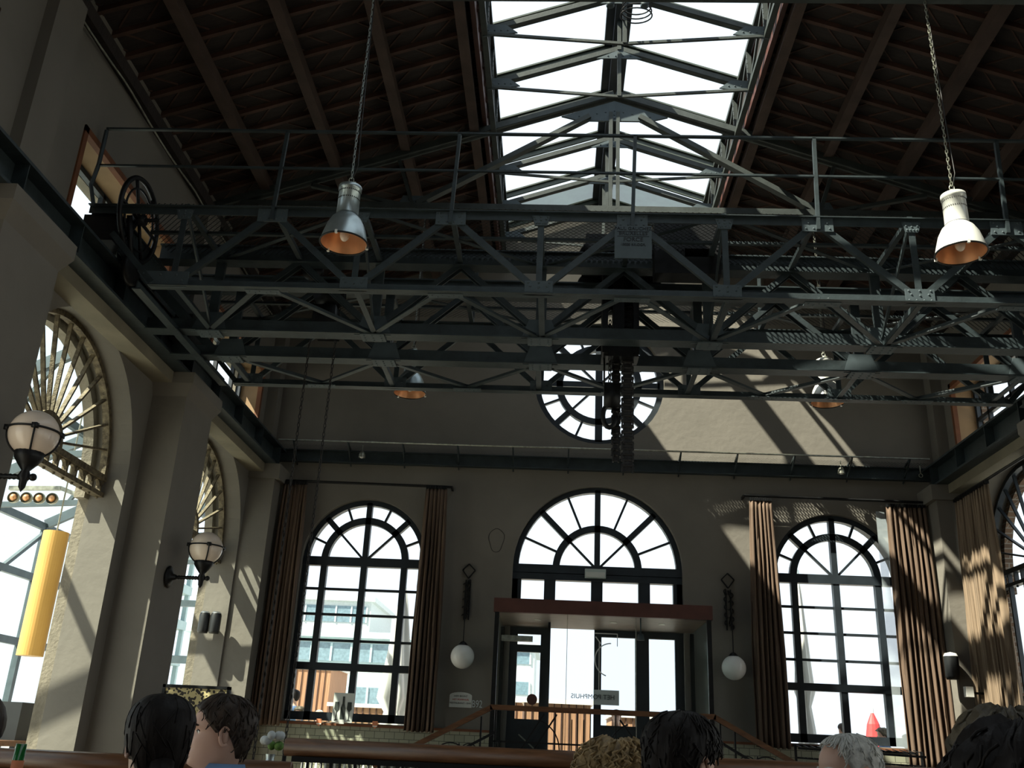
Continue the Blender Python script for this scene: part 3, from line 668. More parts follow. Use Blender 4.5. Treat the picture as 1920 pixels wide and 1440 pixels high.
def gall(x, y, z0, z1, wd, name):
    mb = MB(); z = z1; k = 0
    while z > z0:
        w_ = wd/2 if k % 2 else wd/2*.72
        for s_ in (-1, 1):
            mb.box(x+s_*w_-.008, x+s_*w_+.008, y-.022, y+.022, z-.075, z)
            mb.lathe([(0, -.008), (.024, -.008), (.024, .008), (0, .008)], (x+s_*w_, y, z-.0), 8, 'X')
        mb.tube([(x-wd/2-.012, y, z), (x+wd/2+.012, y, z)], .011, 6); mb.lathe([(0, -wd*.36), (.024, -wd*.36), (.016, 0), (.024, wd*.36), (0, wd*.36)], (x, y, z), 8, 'X').box(x-wd*.40, x+wd*.40, y-.008, y+.008, z-.064, z)
        z -= .062; k += 1
    return mb.build(name, 'darkchain', tr)
gall(.065, 9.63, 4.02, 6.25, .115, 'load_chain'); gall(-.055, 9.70, 4.2, 5.7, .08, 'load_chain')
MB().link_chain((-.13, 9.6, 5.75), (-.13, 9.6, 5.0), .05, .008, .016).build('slack_chain', 'darkchain', tr)
mb = MB(); mb.tube([(-.13, 9.6, 4.75)]+[(-.13-.07*sin(a), 9.6, 4.62+.13*cos(a)) for a in [i*pi/8 for i in range(13)]], .026, 8)
mb.box(-.19, -.02, 9.55, 9.68, 4.72, 4.98).box(-.2, -.18, 9.58, 9.62, 4.98, 5.3); mb.build('hook_block', 'iron', tr, True)
MB().box(.30, 1.0, 8.92, 9.14, 6.0, 6.14).box(.30, 1.0, 8.92, 9.14, 6.3, 6.66).box(.30, .62, 8.92, 9.14, 6.14, 6.3).box(.88, 1.0, 8.92, 9.14, 6.14, 6.3).box(.62, .88, 8.92, 9.14, 6.14, 6.2).build('control_cabinet', 'iron', crane)
# name plate with cast lettering
np_ = MB().box(-.175, .185, Y1-.045, Y1-.03, 5.72, 6.08).build('name_plate', 'plate', crane)
def text(body, name, loc, size, rot, m_, parent=None, ext=.002, align='CENTER'):
    cu = bpy.data.curves.new(name, 'FONT'); cu.body = body; cu.size = size; cu.extrude = ext; cu.align_x = align; cu.materials.append(M[m_])
    tmp = bpy.data.objects.new('tmp', cu); C.objects.link(tmp); me = bpy.data.meshes.new_from_object(tmp.evaluated_get(bpy.context.evaluated_depsgraph_get()))
    bpy.data.objects.remove(tmp); bpy.data.curves.remove(cu); me.name = name
    o = bpy.data.objects.new(name, me); C.objects.link(o); o.location = loc; o.rotation_euler = rot
    if parent: o.parent = parent
    return o
for s_, sz, z in (('PAUL GAUCHEZ', .05, 6.03), ('BRUXELLES', .056, 5.975), ('FORCE', .062, 5.905), ('10000 KILOGR.', .038, 5.855)):
    text(s_, 'lettering', (.005, Y1-.047, z), sz, (pi/2, 0, 0), 'iron', np_)
MB().box(-.15, .16, Y1-.048, Y1-.044, 6.012, 6.016).box(-.15, .16, Y1-.048, Y1-.044, 5.958, 5.962).build('underline', 'iron', np_)
# hand chain wheels and chains on the left
t = empty('hand_chain_drive', (0, 0, 0), parent=crane)
MB().lathe([(0, -.05), (.18, -.05), (.14, 0), (.18, .05), (0, .05)], (-3.33, 9.63, 6.0), 28, 'Y').lathe([(0, -.04), (.12, -.04), (.12, .04), (0, .04)], (-3.5, 9.4, 6.2), 24, 'Y').box(-3.45, -3.2, 9.45, 9.8, 5.5, 5.8).build('chain_wheel', 'iron', t, True)
for x, zt in ((-3.49, 6.0), (-3.20, 6.0)): MB().link_chain((x, 9.63, zt), (x-.02, 9.63, .75), .05, .0055, .013).build('hand_chain', 'darkchain', t)
MB().tube([(-3.51, 9.63, .76), (-3.45, 9.63, .66), (-3.36, 9.63, .62), (-3.27, 9.63, .66), (-3.22, 9.63, .76)], .012, 6).build('hand_chain', 'darkchain', t)

# ---------------------------------------------------------------- hanging lamps
def bay_lamp(x, y, z, ztop, label, body):
    t = tag(empty('pendant_lamp', (x, y, z)), label, 'lamp', 'industrial pendant lamps')
    MB().lathe([(.235, .0), (.232, .03), (.215, .10), (.19, .19), (.15, .27), (.115, .305), (.105, .32), (.105, .34)], n=36).build('reflector', body, t, True)
    MB().lathe([(.112, .32), (.108, .60), (.118, .605), (.118, .65), (.10, .66), (.02, .665), (0, .665)], n=32).build('ballast_housing', body, t, True)
    MB().lathe([(.229, .005), (.205, .11), (.175, .19), (.13, .26), (.04, .28), (0, .28)], n=36).build('inner_reflector', 'copper', t, True)
    MB().tube([(.237*cos(a), .237*sin(a), 0) for a in [2*pi*i/36 for i in range(36)]], .009, 6, closed=True).build('rim', 'iron', t, True)
    mb = MB()
    for zz in (.575, .49):
        for k in range(36): a = 2*pi*k/36; mb.bar((.111*cos(a), .111*sin(a), zz), (.1135*cos(a), .1135*sin(a), zz), .008, .014)
    mb.build('vent_slots', 'slot', t)
    mb = MB()
    for a in (.4, 2.5, 4.6): mb.box(.235*cos(a)-.012, .235*cos(a)+.012, .235*sin(a)-.012, .235*sin(a)+.012, -.015, .02)
    mb.build('clips', 'lampmetal', t)
    MB().ball((0, 0, .1), .05, 14, 8, (1, 1, 1.5)).build('bulb', 'opal', t, True)
    mb = MB().tube([(0, 0, .66), (0, 0, .72)], .014, 8).tube([(.025*cos(a), 0, .74+.03*sin(a)) for a in [2*pi*i/10 for i in range(10)]], .006, 5, closed=True).box(-.02, .05, -.012, .012, .70, .715)
    mb.build('suspension_hook', 'chain', t, True)
    ch = MB(); ch.link_chain((0, 0, .67), (0, 0, ztop-z), .042, .0045, .012); ch.build('chain', 'chain' if body == 'lampmetal' else 'galv', t)
    MB().tube([(0, 0, .62), (.05, 0, .80), (.035, 0, 1.3), (.01, 0, ztop-z)], .006, 5).build('cable', 'darkchain', t, True)
    for ch_ in t.children: ch_.data.transform(Matrix.Diagonal((.88, .88, .88 if ch_.name.split('.')[0] not in ('chain', 'cable') else 1, 1)))
    return t
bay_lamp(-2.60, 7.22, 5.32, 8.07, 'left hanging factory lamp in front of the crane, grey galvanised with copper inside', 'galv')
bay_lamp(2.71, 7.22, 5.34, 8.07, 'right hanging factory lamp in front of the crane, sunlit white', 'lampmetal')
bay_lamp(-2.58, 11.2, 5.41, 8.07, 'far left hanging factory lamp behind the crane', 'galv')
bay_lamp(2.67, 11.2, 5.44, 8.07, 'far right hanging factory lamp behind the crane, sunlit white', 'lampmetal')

# ---------------------------------------------------------------- wall globes
def ornate(t, sx=1):
    mb = MB()
    mb.bar((-.035, 0, .1), (-.035, 0, .72), .02, .02, (0, 1, 0)).bar((.035, 0, .1), (.035, 0, .72), .02, .02, (0, 1, 0))
    for a, b in (((0, .97), (.1, .87)), ((.1, .87), (0, .74)), ((0, .74), (-.1, .87)), ((-.1, .87), (0, .97))): mb.bar((a[0], -.01, a[1]), (b[0], -.01, b[1]), .018, .02, (0, 1, 0))
    for k in range(5):
        z = .15+k*.12; mb.arc((.035*sx, z), .03, .045, -pi/2, pi*.9, -.02, .0, 10); mb.arc((-.035*sx, z+.06), .025, .04, pi/2, pi*1.6, -.02, .0, 10)
    mb.bar((0, -.0, .70), (0, -.24, .56), .02, .025).bar((0, -.24, .56), (0, -.24, -.30), .014, .014, (0, 1, 0)).bar((0, 0, .2), (0, -.24, .35), .015, .02)
    mb.build('bracket', 'iron', t)
    MB().lathe([(0, -.24), (.04, -.26), (.075, -.30), (.07, -.315), (0, -.32)], (0, -.24, 0), 16).build('collar', 'iron', t, True)
    MB().ball((0, -.24, -.47), .18, 28, 18).build('globe', 'white_globe', t, True)
for x, lb in ((-2.03, 'white globe wall lamp on black scroll bracket, left of the entrance'), (2.03, 'white globe wall lamp on black scroll bracket, right of the entrance')):
    t = tag(empty('globe_lamp', (x, YB-.02, 2.98)), lb, 'wall lamp', 'white globe wall lamps'); ornate(t, 1 if x > 0 else -1)
def cage_lamp(x, y, z, x0, r, label):
    t = tag(empty('globe_lamp', (x0, y, z-r-.16)), label, 'wall lamp', 'caged globe lamps on the left piers'); L_ = x-x0
    MB().lathe([(0, 0), (.10, 0), (.13, .02), (.09, .03), (.04, .06), (.03, .1), (0, .1)], (0, 0, 0), 16, 'X').build('wall_rose', 'iron', t, True)
    MB().tube([(.05+(L_-.0)*i/24, 0, 0) for i in range(25)], [.018+.007*(i % 2) for i in range(25)], 8).ball((L_+.07, 0, 0), .03, 8, 6).build('arm', 'iron', t, True)
    MB().lathe([(0, -.12), (.025, -.08), (.03, -.03), (.05, 0), (.03, .05), (.07, .10), (.105, .15), (.11, .20), (.09, .21), (0, .2)], (L_, 0, 0), 18).build('holder', 'iron', t, True)
    MB().ball((L_, 0, r+.16), r, 32, 20).build('globe', 'opal', t, True)
    mb = MB(); R = r+.006
    mb.tube([(L_+R*cos(a), R*sin(a), r+.18) for a in [2*pi*i/40 for i in range(40)]], .009, 6, closed=True)
    for k in range(4):
        a = k*pi/2+.5; mb.tube([(L_+R*cos(b)*cos(a), R*cos(b)*sin(a), r+.16+R*sin(b)) for b in [-1.25+i*.13 for i in range(11)]], .008, 6)
        mb.box(L_+R*cos(a)-.02, L_+R*cos(a)+.02, R*sin(a)-.02, R*sin(a)+.02, r+.16, r+.2)
    mb.build('cage', 'iron', t, True)
cage_lamp(-4.75, 6.85, 3.37, -5.18, .185, 'large peach globe lamp in a black cage, near left pier')
cage_lamp(-4.78, 10.92, 3.29, -5.18, .19, 'smaller looking peach globe lamp in a black cage on the pier beyond')

# ---------------------------------------------------------------- entrance vestibule
vt = tag(empty('entrance_vestibule', (0, 0, .7)), 'glass entrance vestibule with red brown wooden canopy edge at the centre of the end wall', 'vestibule')
YV = 13.3
MB().box(-1.5, 1.5, YV-.04, YV+.06, 2.3, 2.49).build('canopy_fascia', 'redwood', vt)
MB().box(-1.48, 1.48, YV, YB+.1, 2.32, 2.36).build('canopy_ceiling', 'ins', vt)
for x in (-1.45, 1.45): MB().box(x-.03, x+.03, YV-.03, YV+.03, 0, 2.3).build('post', 'iron', vt); MB().box(x-.03, x+.03, YB-.05, YB+.0, 0, 2.3).build('post', 'iron', vt)
MB().box(-1.45, 1.45, YV-.02, YV+.02, 0, .08).build('threshold', 'iron', vt)
MB().box(-1.44, -1.43, YV, YB-.05, .05, 2.3).box(1.43, 1.44, YV, YB-.05, .05, 2.3).build('side_glass', 'sideglass', vt)
MB().box(-1.42, -.48, YV-.005, YV+.005, .08, 2.3).box(-.47, .45, YV+.02, YV+.03, .08, 2.3).box(.46, 1.42, YV-.005, YV+.005, .08, 2.3).build('front_glass', 'glass', vt)
MB().box(-.482, -.475, YV-.012, YV+.012, .05, 2.3).box(.455, .463, YV-.012, YV+.012, .05, 2.3).build('glass_edge', 'chain', vt)
lt = MB(); lt.arc((.12, 1.72), .21, .225, .5*pi, 1.4*pi, YV-.012, YV-.006, 20); lt.box(-.045, -.035, YV-.012, YV-.006, 1.25, 1.95).bar((-.09, YV-.01, 2.02), (-.02, YV-.01, 1.93), .012, .012).box(-.1, .21, YV-.012, YV-.006, 2.06, 2.07).box(.2, .21, YV-.012, YV-.006, 1.9, 2.07)
lt.build('etched_logo', 'paper', vt)
MB().box(-.11, .23, YV-.014, YV-.008, 1.14, 1.33).build('etched_band', 'emg', vt)
text('HET POMPHUIS', 'lettering', (-.12, YV-.02, 1.21), .085, (pi/2, 0, 0), 'ink', vt).scale = (-1, 1, 1)
MB().lathe([(.001, -.004), (.07, -.004), (.07, .004), (.001, .004)], (-.93, YV-.02, 1.17), 24, 'Y').build('round_sticker', 'redwood', vt)
MB().box(-1.38, -.95, YV+.05, YV+.16, 1.93, 2.0).build('door_closer', 'chain', vt)
MB().tube([(.54, 13.5, 2.32), (.54, 13.5, 2.1)], .01, 6).lathe([(.0, 0), (.04, -.02), (.055, -.1), (0, -.1)], (.54, 13.5, 2.12), 12).build('ceiling_spot', 'plate', vt, True)
mb = MB()
for x in (-.9, 0.2, .9): mb.lathe([(0, 2.315), (.05, 2.315), (.05, 2.32), (0, 2.32)], (x, 14.1, 0), 12)
mb.build('downlights', 'chain', vt)
# double door in the end wall
d = struct(empty('door_1', (0, YB+.1, .7)))
plate('frame', [rect(-1.34, 1.34, .0, 2.62), rect(-1.22, -.86, 2.06, 2.22), rect(-1.22, -.86, .97, 1.95), rect(-.71, -.03, .02, 2.33), rect(.08, .60, .93, 2.22), rect(.81, 1.21, .93, 2.22)], 0, .08, I4, 'winframe', d)
MB().box(-.745, -.71, -.75, .0, 0, .9).box(-.745, -.71, -.12, .0, .9, 2.3).box(-.745, -.71, -.75, -.66, .9, 2.3).box(-.745, -.71, -.75, 0, 2.2, 2.33).build('open_leaf', 'winframe', d)
MB().add([(-1.25, .05, .4), (-.6, .05, .4), (-.6, .05, 2.12), (-1.25, .05, 2.12)], [(0,1,2,3)]) if 0 else None
g = MB(); g.add([(-1.25, .04, .9), (-.8, .04, .9), (-.8, .04, 2.25), (-1.25, .04, 2.25), (.06, .04, .9), (1.25, .04, .9), (1.25, .04, 2.25), (.06, .04, 2.25)], [(0,1,2,3), (4,5,6,7)]); g.build('pane', 'glass', d)
MB().bar((-1.15, -.03, .75), (-.65, -.03, .35), .02, .02).bar((.55, -.03, .75), (1.1, -.03, .3), .02, .02).build('push_bar', 'chain', d)
t = tag(empty('emergency_light', (-.03, YB+.05, 3.88)), 'small pale emergency light box on the bar above the entrance', 'emergency light')
MB().box(-.165, .165, -.05, .03, -.07, .07).build('housing', 'emg', t); MB().box(-.15, .15, -.056, -.05, -.06, .02).build('diffuser', 'paper', t)

# signs on the wall
t = tag(empty('sign', (-2.04, YB-.01, 1.79)), 'small white arched sign with red and grey text left of the entrance', 'sign')
MB().prism([(-.17, 0), (.17, 0), (.17, .17)]+[(.17*cos(a), .17+.05*sin(a)) for a in [pi*i/10 for i in range(11)]][1:-1]+[(-.17, .17)], -.01, 0).build('panel', 'paper', t)
for s_, z, c in (('HIER BEGINT', .15, 'ink'), ('HET POMPHUIS', .10, 'red'), ('RESTAURANT - BAR', .05, 'ink')): text(s_, 'lettering', (0, -.013, z), .036, (pi/2, 0, 0), c, t, .001)
o = text('B92', 'painted_number', (-1.79, YB-.004, 1.80), .15, (pi/2, 0, 0), 'palewall', None, .002); o.scale = (.7, 1, 1)
tag(o, 'faint painted characters B92 on the wall beside the white sign', 'lettering')
# wall patches / fixings
for (x, z, lb) in ((-3.87, 5.62, 'left chrome spotlight under the wall ledge'), (3.84, 5.60, 'right chrome spotlight under the wall ledge')):
    t = tag(empty('spotlight', (x, YB-.3, z)), lb, 'spotlight', 'ledge spotlights')
    MB().lathe([(.055, -.05), (.05, 0), (.03, .05), (0, .06)], n=16).build('shade', 'chain', t, True); MB().ball((0, 0, -.03), .035, 10, 6).build('bulb', 'white_globe', t, True); MB().tube([(0, 0, .05), (0, 0, .16)], .008, 5).build('stem', 'chain', t)
tag(MB().tube([(5.08, YB-.3, 5.72), (5.08, YB-.3, 5.60)], .01, 5).tube([(5.08+.03*cos(a), YB-.3, 5.56+.03*sin(a)) for a in [2*pi*i/10 for i in range(10)]], .007, 5, closed=True).build('hook', 'chain', smooth=True), 'small metal hook at the right end of the wall ledge', 'hook')
mb = MB().tube([(-2.35+.0*k, YB-.004, z) for k, z in ((0, 4.1), (1, 4.15))], .004, 4); 
tag(MB().tube([(-1.62+.12*cos(a)*(1+.15*sin(3*a)), YB-.003, 4.35+.19*sin(a)) for a in [2*pi*i/24 for i in range(24)]], .004, 4, closed=True).build('plaster_crack', 'iron'), 'thin oval crack in the end wall plaster left of the entrance arch', 'crack')
t = tag(empty('security_camera', (-5.28, 14.6, 4.22)), 'tiny pale security camera in the left corner', 'camera')
MB().box(-.03, .03, -.03, .03, 0, .1).build('mount', 'emg', t); MB().lathe([(0, -.06), (.03, -.06), (.03, .06), (0, .06)], (.03, -.03, -.02), 12, 'Y').build('body', 'paper', t, True)

# ---------------------------------------------------------------- curtains
def curtain(T, u0, u1, z0, z1, folds, label, mt='curtain', amp=.05, gather=.8, group=None):
    mb = MB(); nu = folds*10; nz = 26; vs_ = []
    uc = (u0+u1)/2
    for j in range(nz+1):
        f = j/nz; z = z1+(z0-z1)*f
        k = gather+(1-gather)*min(1, f*1.6)
        for i in range(nu+1):
            s_ = i/nu; u = uc+(u0-uc+(u1-u0)*s_)*k
            ph = s_*folds*2*pi
            d_ = amp*(.35+.65*min(1, f*4))*(sin(ph+.5*sin(5*f+s_*7))+.35*sin(2.3*ph+1.3+2*f))
            vs_.append((u+.012*sin(3*ph+f*4), d_, z+(.012*sin(ph*1) if j == nz else 0)))
    fs = [(j*(nu+1)+i, j*(nu+1)+i+1, (j+1)*(nu+1)+i+1, (j+1)*(nu+1)+i) for j in range(nz) for i in range(nu)]
    mb.add(vs_, fs); 
    t = tag(empty('curtain', (0, 0, 0)), label, 'curtain', group or 'brown curtains')
    o = mb.build('cloth', mt, t, True, T)
    sm = o.modifiers.new('thickness', 'SOLIDIFY'); sm.thickness = .006
    hd = MB()
    for i in range(folds*2): u = uc+(u0-uc+(u1-u0)*(i+.5)/(folds*2))*gather; hd.box(u-.012, u+.012, -.03, .03, z1, z1+.05)
    hd.build('hooks', 'iron', t, T=T)
def TY(y): return Matrix.Translation((0, y, 0))
curtain(TY(YB-.22), -5.16, -4.70, 1.42, 5.1, 7, 'dark brown curtain at the far left of the left end wall window', gather=.85)
curtain(TY(YB-.22), -2.83, -2.40, 1.42, 5.1, 6, 'brown curtain between the left window and the entrance', gather=.8)
curtain(TY(YB-.22), 2.32, 2.80, 1.42, 5.08, 6, 'sunlit topped brown curtain left of the right end wall window', gather=.72)
curtain(TY(YB-.22), 4.48, 5.16, 1.2, 5.05, 8, 'wide brown curtain right of the right end wall window', gather=.9)
for x0, x1, lb in ((-5.15, -2.36, 'black curtain rod over the left end wall window'), (2.30, 5.15, 'black curtain rod over the right end wall window')):
    tag(MB().tube([(x0, YB-.2, 5.17), (x1, YB-.2, 5.15)], .022, 8).box(x0, x0+.03, YB-.2, YB, 5.15, 5.19).box(x1-.03, x1, YB-.2, YB, 5.13, 5.17).build('curtain_rod', 'iron'), lb, 'curtain rod')
TW = Matrix(((0, 1, 0, 0), (1, 0, 0, 0), (0, 0, 1, 0), (0, 0, 0, 1)))
curtain(Matrix.Translation((5.43, 0, 0)) @ TW, 13.2, 14.45, 1.2, 5.05, 12, 'pale brown curtain beside the right side wall arch', 'curtain2', .05, .92)
tag(MB().tube([(5.45, 10.4, 5.12), (5.45, 14.5, 5.12)], .022, 8).build('curtain_rod', 'iron'), 'black curtain rod along the right side wall', 'curtain rod')
curtain(Matrix.Translation((5.43, 0, 0)) @ TW, 11.45, 11.9, 1.2, 5.05, 5, 'narrow brown curtain at the right edge of the picture', 'curtain2', .04, .92)
# translucent sheer edge
M['sheer'] = mat('sheer lining', (.5, .58, .62), .8); M['sheer'].node_tree.nodes['Principled BSDF'].inputs['Alpha'].default_value = .5
for x, lb in ((4.52, 'narrow pale sheer strip at the right window beside the wide curtain'), (2.95, None)):
    if lb:
        mb = MB(); mb.add([(x+.03*sin(i), YB-.12+.02*cos(i*1.7), 5.0-i*.25) for i in range(15)]+[(x-.14-.03*i/15, YB-.12, 5.0-i*.25) for i in range(15)], [(i, i+1, 16+i, 15+i) for i in range(14)])
        tag(mb.build('sheer_curtain', 'sheer', smooth=True), lb, 'sheer curtain')

# small fittings on the walls
t = tag(empty('loudspeaker', (-5.80, 14.30, 2.79)), 'pair of small black cylindrical speakers on the far left arch pier', 'speakers')
for k, x in enumerate((-.085, .085)):
    MB().lathe([(0, -.14), (.07, -.14), (.08, -.11), (.08, .12), (.07, .15)], (x, -.05, 0), 20).build('speaker_body', 'black', t, True)
    MB().lathe([(.075, .15), (.055, .175), (0, .18)], (x, -.05, 0), 20).build('speaker_top', 'lampmetal', t, True)
t = tag(empty('loudspeaker', (5.06, 14.33, 2.74)), 'single small black speaker with a white top on the right corner pier', 'speaker')
MB().lathe([(0, -.3), (.09, -.3), (.1, -.26), (.1, .0), (.1, .02)], n=20).build('speaker_body', 'black', t, True); MB().lathe([(.1, .02), (.08, .06), (0, .08)], n=20).build('speaker_top', 'lampmetal', t, True)
t = tag(empty('motion_sensor', (5.2, 14.2, 2.27)), 'small white box on a black arm, right corner', 'sensor')
MB().box(-.05, .05, -.05, .05, -.07, .07).build('box', 'white', t); MB().box(.05, .35, -.015, .015, -.03, .0).build('arm', 'iron', t)

# ---------------------------------------------------------------- window sill items
t = tag(empty('wine_poster', (-3.80, YB-.10, 1.50)), 'small pale poster with a wine bottle and two glasses on the left window sill', 'poster')
MB().box(-.155, .155, 0, .012, 0, .42).build('panel', 'poster', t)
mb = MB(); mb.prism([(-.035, .03), (.035, .03), (.035, .2), (.014, .27), (.014, .37), (-.014, .37), (-.014, .27), (-.035, .2)], -.006, 0)
for x in (-.095, .095):
    mb.prism([(x-.03, .03), (x+.03, .03), (x+.004, .045), (x+.004, .15), (x+.035, .19), (x+.03, .29), (x-.03, .29), (x-.035, .19), (x-.004, .15), (x-.004, .045)], -.006, 0)
mb.build('printed_picture', 'ink', t); MB().box(-.04, .04, -.01, -.006, -.02, .04).build('label', 'paper', t)
for x, lb in ((-4.15, 'small orange and white crest sticker on the sill left of the poster'), (-3.30, 'small orange and white crest sticker on the sill right of the poster')):
    t = tag(empty('crest_sticker', (x, YB-.06, 1.46)), lb, 'sticker', 'crest stickers')
    MB().prism([(-.04, .02), (0, -.03), (.04, .02), (.04, .08), (-.04, .08)], -.004, 0).build('shield', 'labelcol', t); MB().box(-.035, .035, -.006, -.004, 0, .015).build('band', 'white', t)
# radiator below the left window
t = tag(empty('radiator', (-3.3, YB-.2, 0)), 'white and black tubular radiator below the left end wall window', 'radiator')
for k in range(30): MB().tube([(-1.0+k*.07, 0, .15), (-1.0+k*.07, 0, .95)], .022, 6).build('radiator_tube', 'paper' if k % 2 else 'black', t, True)
MB().box(-1.05, 1.1, -.03, .03, .95, 1.0).box(-1.05, 1.1, -.03, .03, .1, .15).build('header_pipe', 'paper', t)
# coat rack with hangers
t = tag(empty('coat_rack', (3.55, 13.9, 0)), 'dark metal coat rack with shelf in front of the right end wall window', 'coat rack')
mb = MB().bar((-.85, 0, 1.42), (.85, 0, 1.38), .03, .03).bar((-.85, .3, 1.46), (.85, .3, 1.42), .03, .03)
for k in range(18): mb.bar((-.8+k*.094, 0, 1.43), (-.8+k*.094, .3, 1.46), .01, .01)
for x in (-.85, .85): mb.bar((x, .15, 0), (x, .15, 1.45), .03, .03, (0, 1, 0))
mb.bar((-.85, .15, 1.30), (.85, .15, 1.26), .025, .025); mb.build('rack_frame', 'iron', t)
xs = [-.75, -.7, -.62, -.1, -.02, .06, .14, .22, .3, .36, .42, .48, .54, .60, .66, .72]
for i, x in enumerate(xs):
    h = tag(empty('coat_hanger', (3.55+x, 14.05, 1.27-.012*i*.3), rz=.25+.05*(i % 3)), 'wooden coat hanger on the coat rack by the right window', 'hanger', 'wooden coat hangers')
    MB().tube([(0, -.2, -.17), (0, -.1, -.09), (0, 0, -.05), (0, .1, -.09), (0, .2, -.17)], .012, 6).tube([(0, -.19, -.17), (0, .19, -.17)], .007, 5).build('hanger_body', 'hanger', h, True)
    MB().tube([(0, 0, -.05), (0, 0, .0), (0, .02, .035), (0, 0, .05), (0, -.02, .035)], .003, 4).build('hook', 'chain', h)

# damask board low on the left, dark box and sill by the near left arch
t = tag(empty('damask_screen', (-4.62, 10.0, 1.22)), 'low screen with gold and black floral damask panel behind the woman and the young man', 'screen')
MB().box(-.0, .64, 0, .03, -1.2, .46).build('panel', 'damask', t)
MB().box(-.03, .67, -.01, .04, .46, .49).box(-.03, 0, -.01, .04, -1.22, .49).box(.64, .67, -.01, .04, -1.22, .49).build('frame', 'iron', t)

# ---------------------------------------------------------------- railings
t = tag(empty('stair_railing', (0, 11.95, 0)), 'wooden handrail with black art nouveau ironwork across the entrance stairs', 'railing')
MB().bar((-1.40, 0, 1.70), (1.28, 0, 1.70), .07, .06).bar((-1.38, 0, 1.70), (-2.75, 0, .98), .07, .06).bar((1.26, 0, 1.70), (2.75, 0, .93), .07, .06).build('handrail', 'wood', t)
mb = MB()
mb.bar((-1.4, 0, 1.32), (1.28, 0, 1.32), .02, .02).bar((-1.4, 0, .82), (1.28, 0, .82), .025, .025)
for s_ in (-1, 1):
    mb.bar((s_*1.33, 0, 1.42), (s_*2.8, 0, .62), .03, .03); mb.bar((s_*1.33, 0, .95), (s_*2.8, 0, .15), .025, .025)
    for x in (1.33, 1.5): mb.bar((s_*x, 0, .7), (s_*x, 0, 1.68-(x-1.33)*.53), .02, .02, (0, 1, 0))
    for k in range(3):
        x = 1.75+k*.45; zb = 1.38-(x-1.4)*.53
        mb.bar((s_*x, 0, zb-.35), (s_*x, 0, zb+.0), .014, .014, (0, 1, 0)); mb.prism([(s_*x-.03, zb), (s_*x+.03, zb), (s_*x, zb+.10)], -.008, .008)
        mb.arc((s_*(x+.1), zb-.12), .2, .215, .1, 2.4, -.01, .01, 12); mb.arc((s_*(x-.12), zb-.02), .1, .112, .5, 3.0, -.01, .01, 10)
for x in (-.62, -.42, -.35, -.28, -.2, .1, .75): mb.bar((x, 0, .75), (x, 0, 1.6 if x in (-.42, -.28) else 1.68), .014, .014, (0, 1, 0))
mb.arc((.35, 1.25), .33, .345, .6*pi, 1.5*pi, -.01, .01, 16); mb.arc((-.9, 1.25), .33, .345, -.5*pi, .4*pi, -.01, .01, 16)
for a, b in (((-1.3, .8), (-.75, 1.65)), ((-.6, 1.65), (-1.15, .8)), ((.15, 1.62), (.8, .8)), ((.9, 1.65), (.35, .8))): mb.bar((a[0], .01, a[1]), (b[0], .01, b[1]), .02, .02)
mb.build('ironwork', 'iron', t)
def fr_rail(x0, x1, y0, y1, zt, label, open_end=True):
    t = tag(empty('balustrade', (0, 0, 0)), label, 'balustrade', 'foreground wooden balustrades')
    ln = V((x1-x0, y1-y0, 0)); 
    MB().tube([(x0, y0, zt-.05), (x1, y1, zt-.05)], .052, 14).build('handrail', 'wood', t, True)
    mb = MB(); mb.bar((x0+.05, y0, zt-.115), (x1, y1, zt-.115), .07, .03).bar((x0+.05, y0, zt-.85), (x1, y1, zt-.85), .04, .03)
    n_ = int(ln.length/.14)
    for k in range(n_+1):
        p = V((x0, y0, 0))+ln*(k/n_)*.995; mb.bar((p.x, p.y, zt-.86 if k % 7 else 0), (p.x, p.y, zt-.1), .016, .016, (0, 1, 0))
        if k % 5 == 2: mb.arc((p.x, zt-.35), .12, .13, 0, pi, p.y-.008, p.y+.008, 10)
    mb.build('balusters', 'iron', t)
fr_rail(-2.25, 1.9, 6.0, 6.0, 1.25, 'thick round wooden rail of the balustrade across the foreground')
fr_rail(-3.85, -2.0, 5.2, 5.2, 1.135, 'dark wooden rail of the balustrade at bottom left behind the woman')
t = tag(empty('flower_vase', (-2.42, 6.3, 0)), 'little vase of white flowers on a table at the left end of the wooden rail', 'vase')
MB().lathe([(0, .98), (.035, .98), (.045, 1.05), (.025, 1.12), (.03, 1.15)], n=14).build('vase_body', 'galv', t, True)
for k in range(9):
    a = k*2.4; MB().ball((.05*cos(a), .05*sin(a), 1.2+.03*(k % 3)), .028, 8, 6).build('flower', 'palewall' if k % 3 else 'leaf', t, True)
t2 = tag(empty('side_table', (-2.42, 6.3, 0)), 'small round table carrying the flower vase at the end of the rail', 'table')
MB().lathe([(0, .95), (.25, .95), (.25, .98), (0, .98)], n=24).build('table_top', 'wood', t2); MB().lathe([(.02, 0), (.02, .95)], n=8).lathe([(0, 0), (.18, 0), (.18, .02), (0, .03)], n=20).build('pedestal', 'iron', t2)

# cabinet and sill in the near left arch
t = tag(empty('service_cabinet', (-7.1, 11.95, 0)), 'black cabinet with a wooden ledge outside the near left arch', 'cabinet')
MB().box(-.2, .1, -.25, .45, 1.08, 1.51).build('carcass', 'black', t); MB().box(-.3, -.25, -1.2, -1.15, 0, 1.02).box(.2, .25, .4, .45, 0, 1.02).box(-.3, -.25, .4, .45, 0, 1.02).build('leg', 'iron', t); MB().box(-.3, .25, -1.2, .45, 1.02, 1.08).build('worktop', 'wood', t)

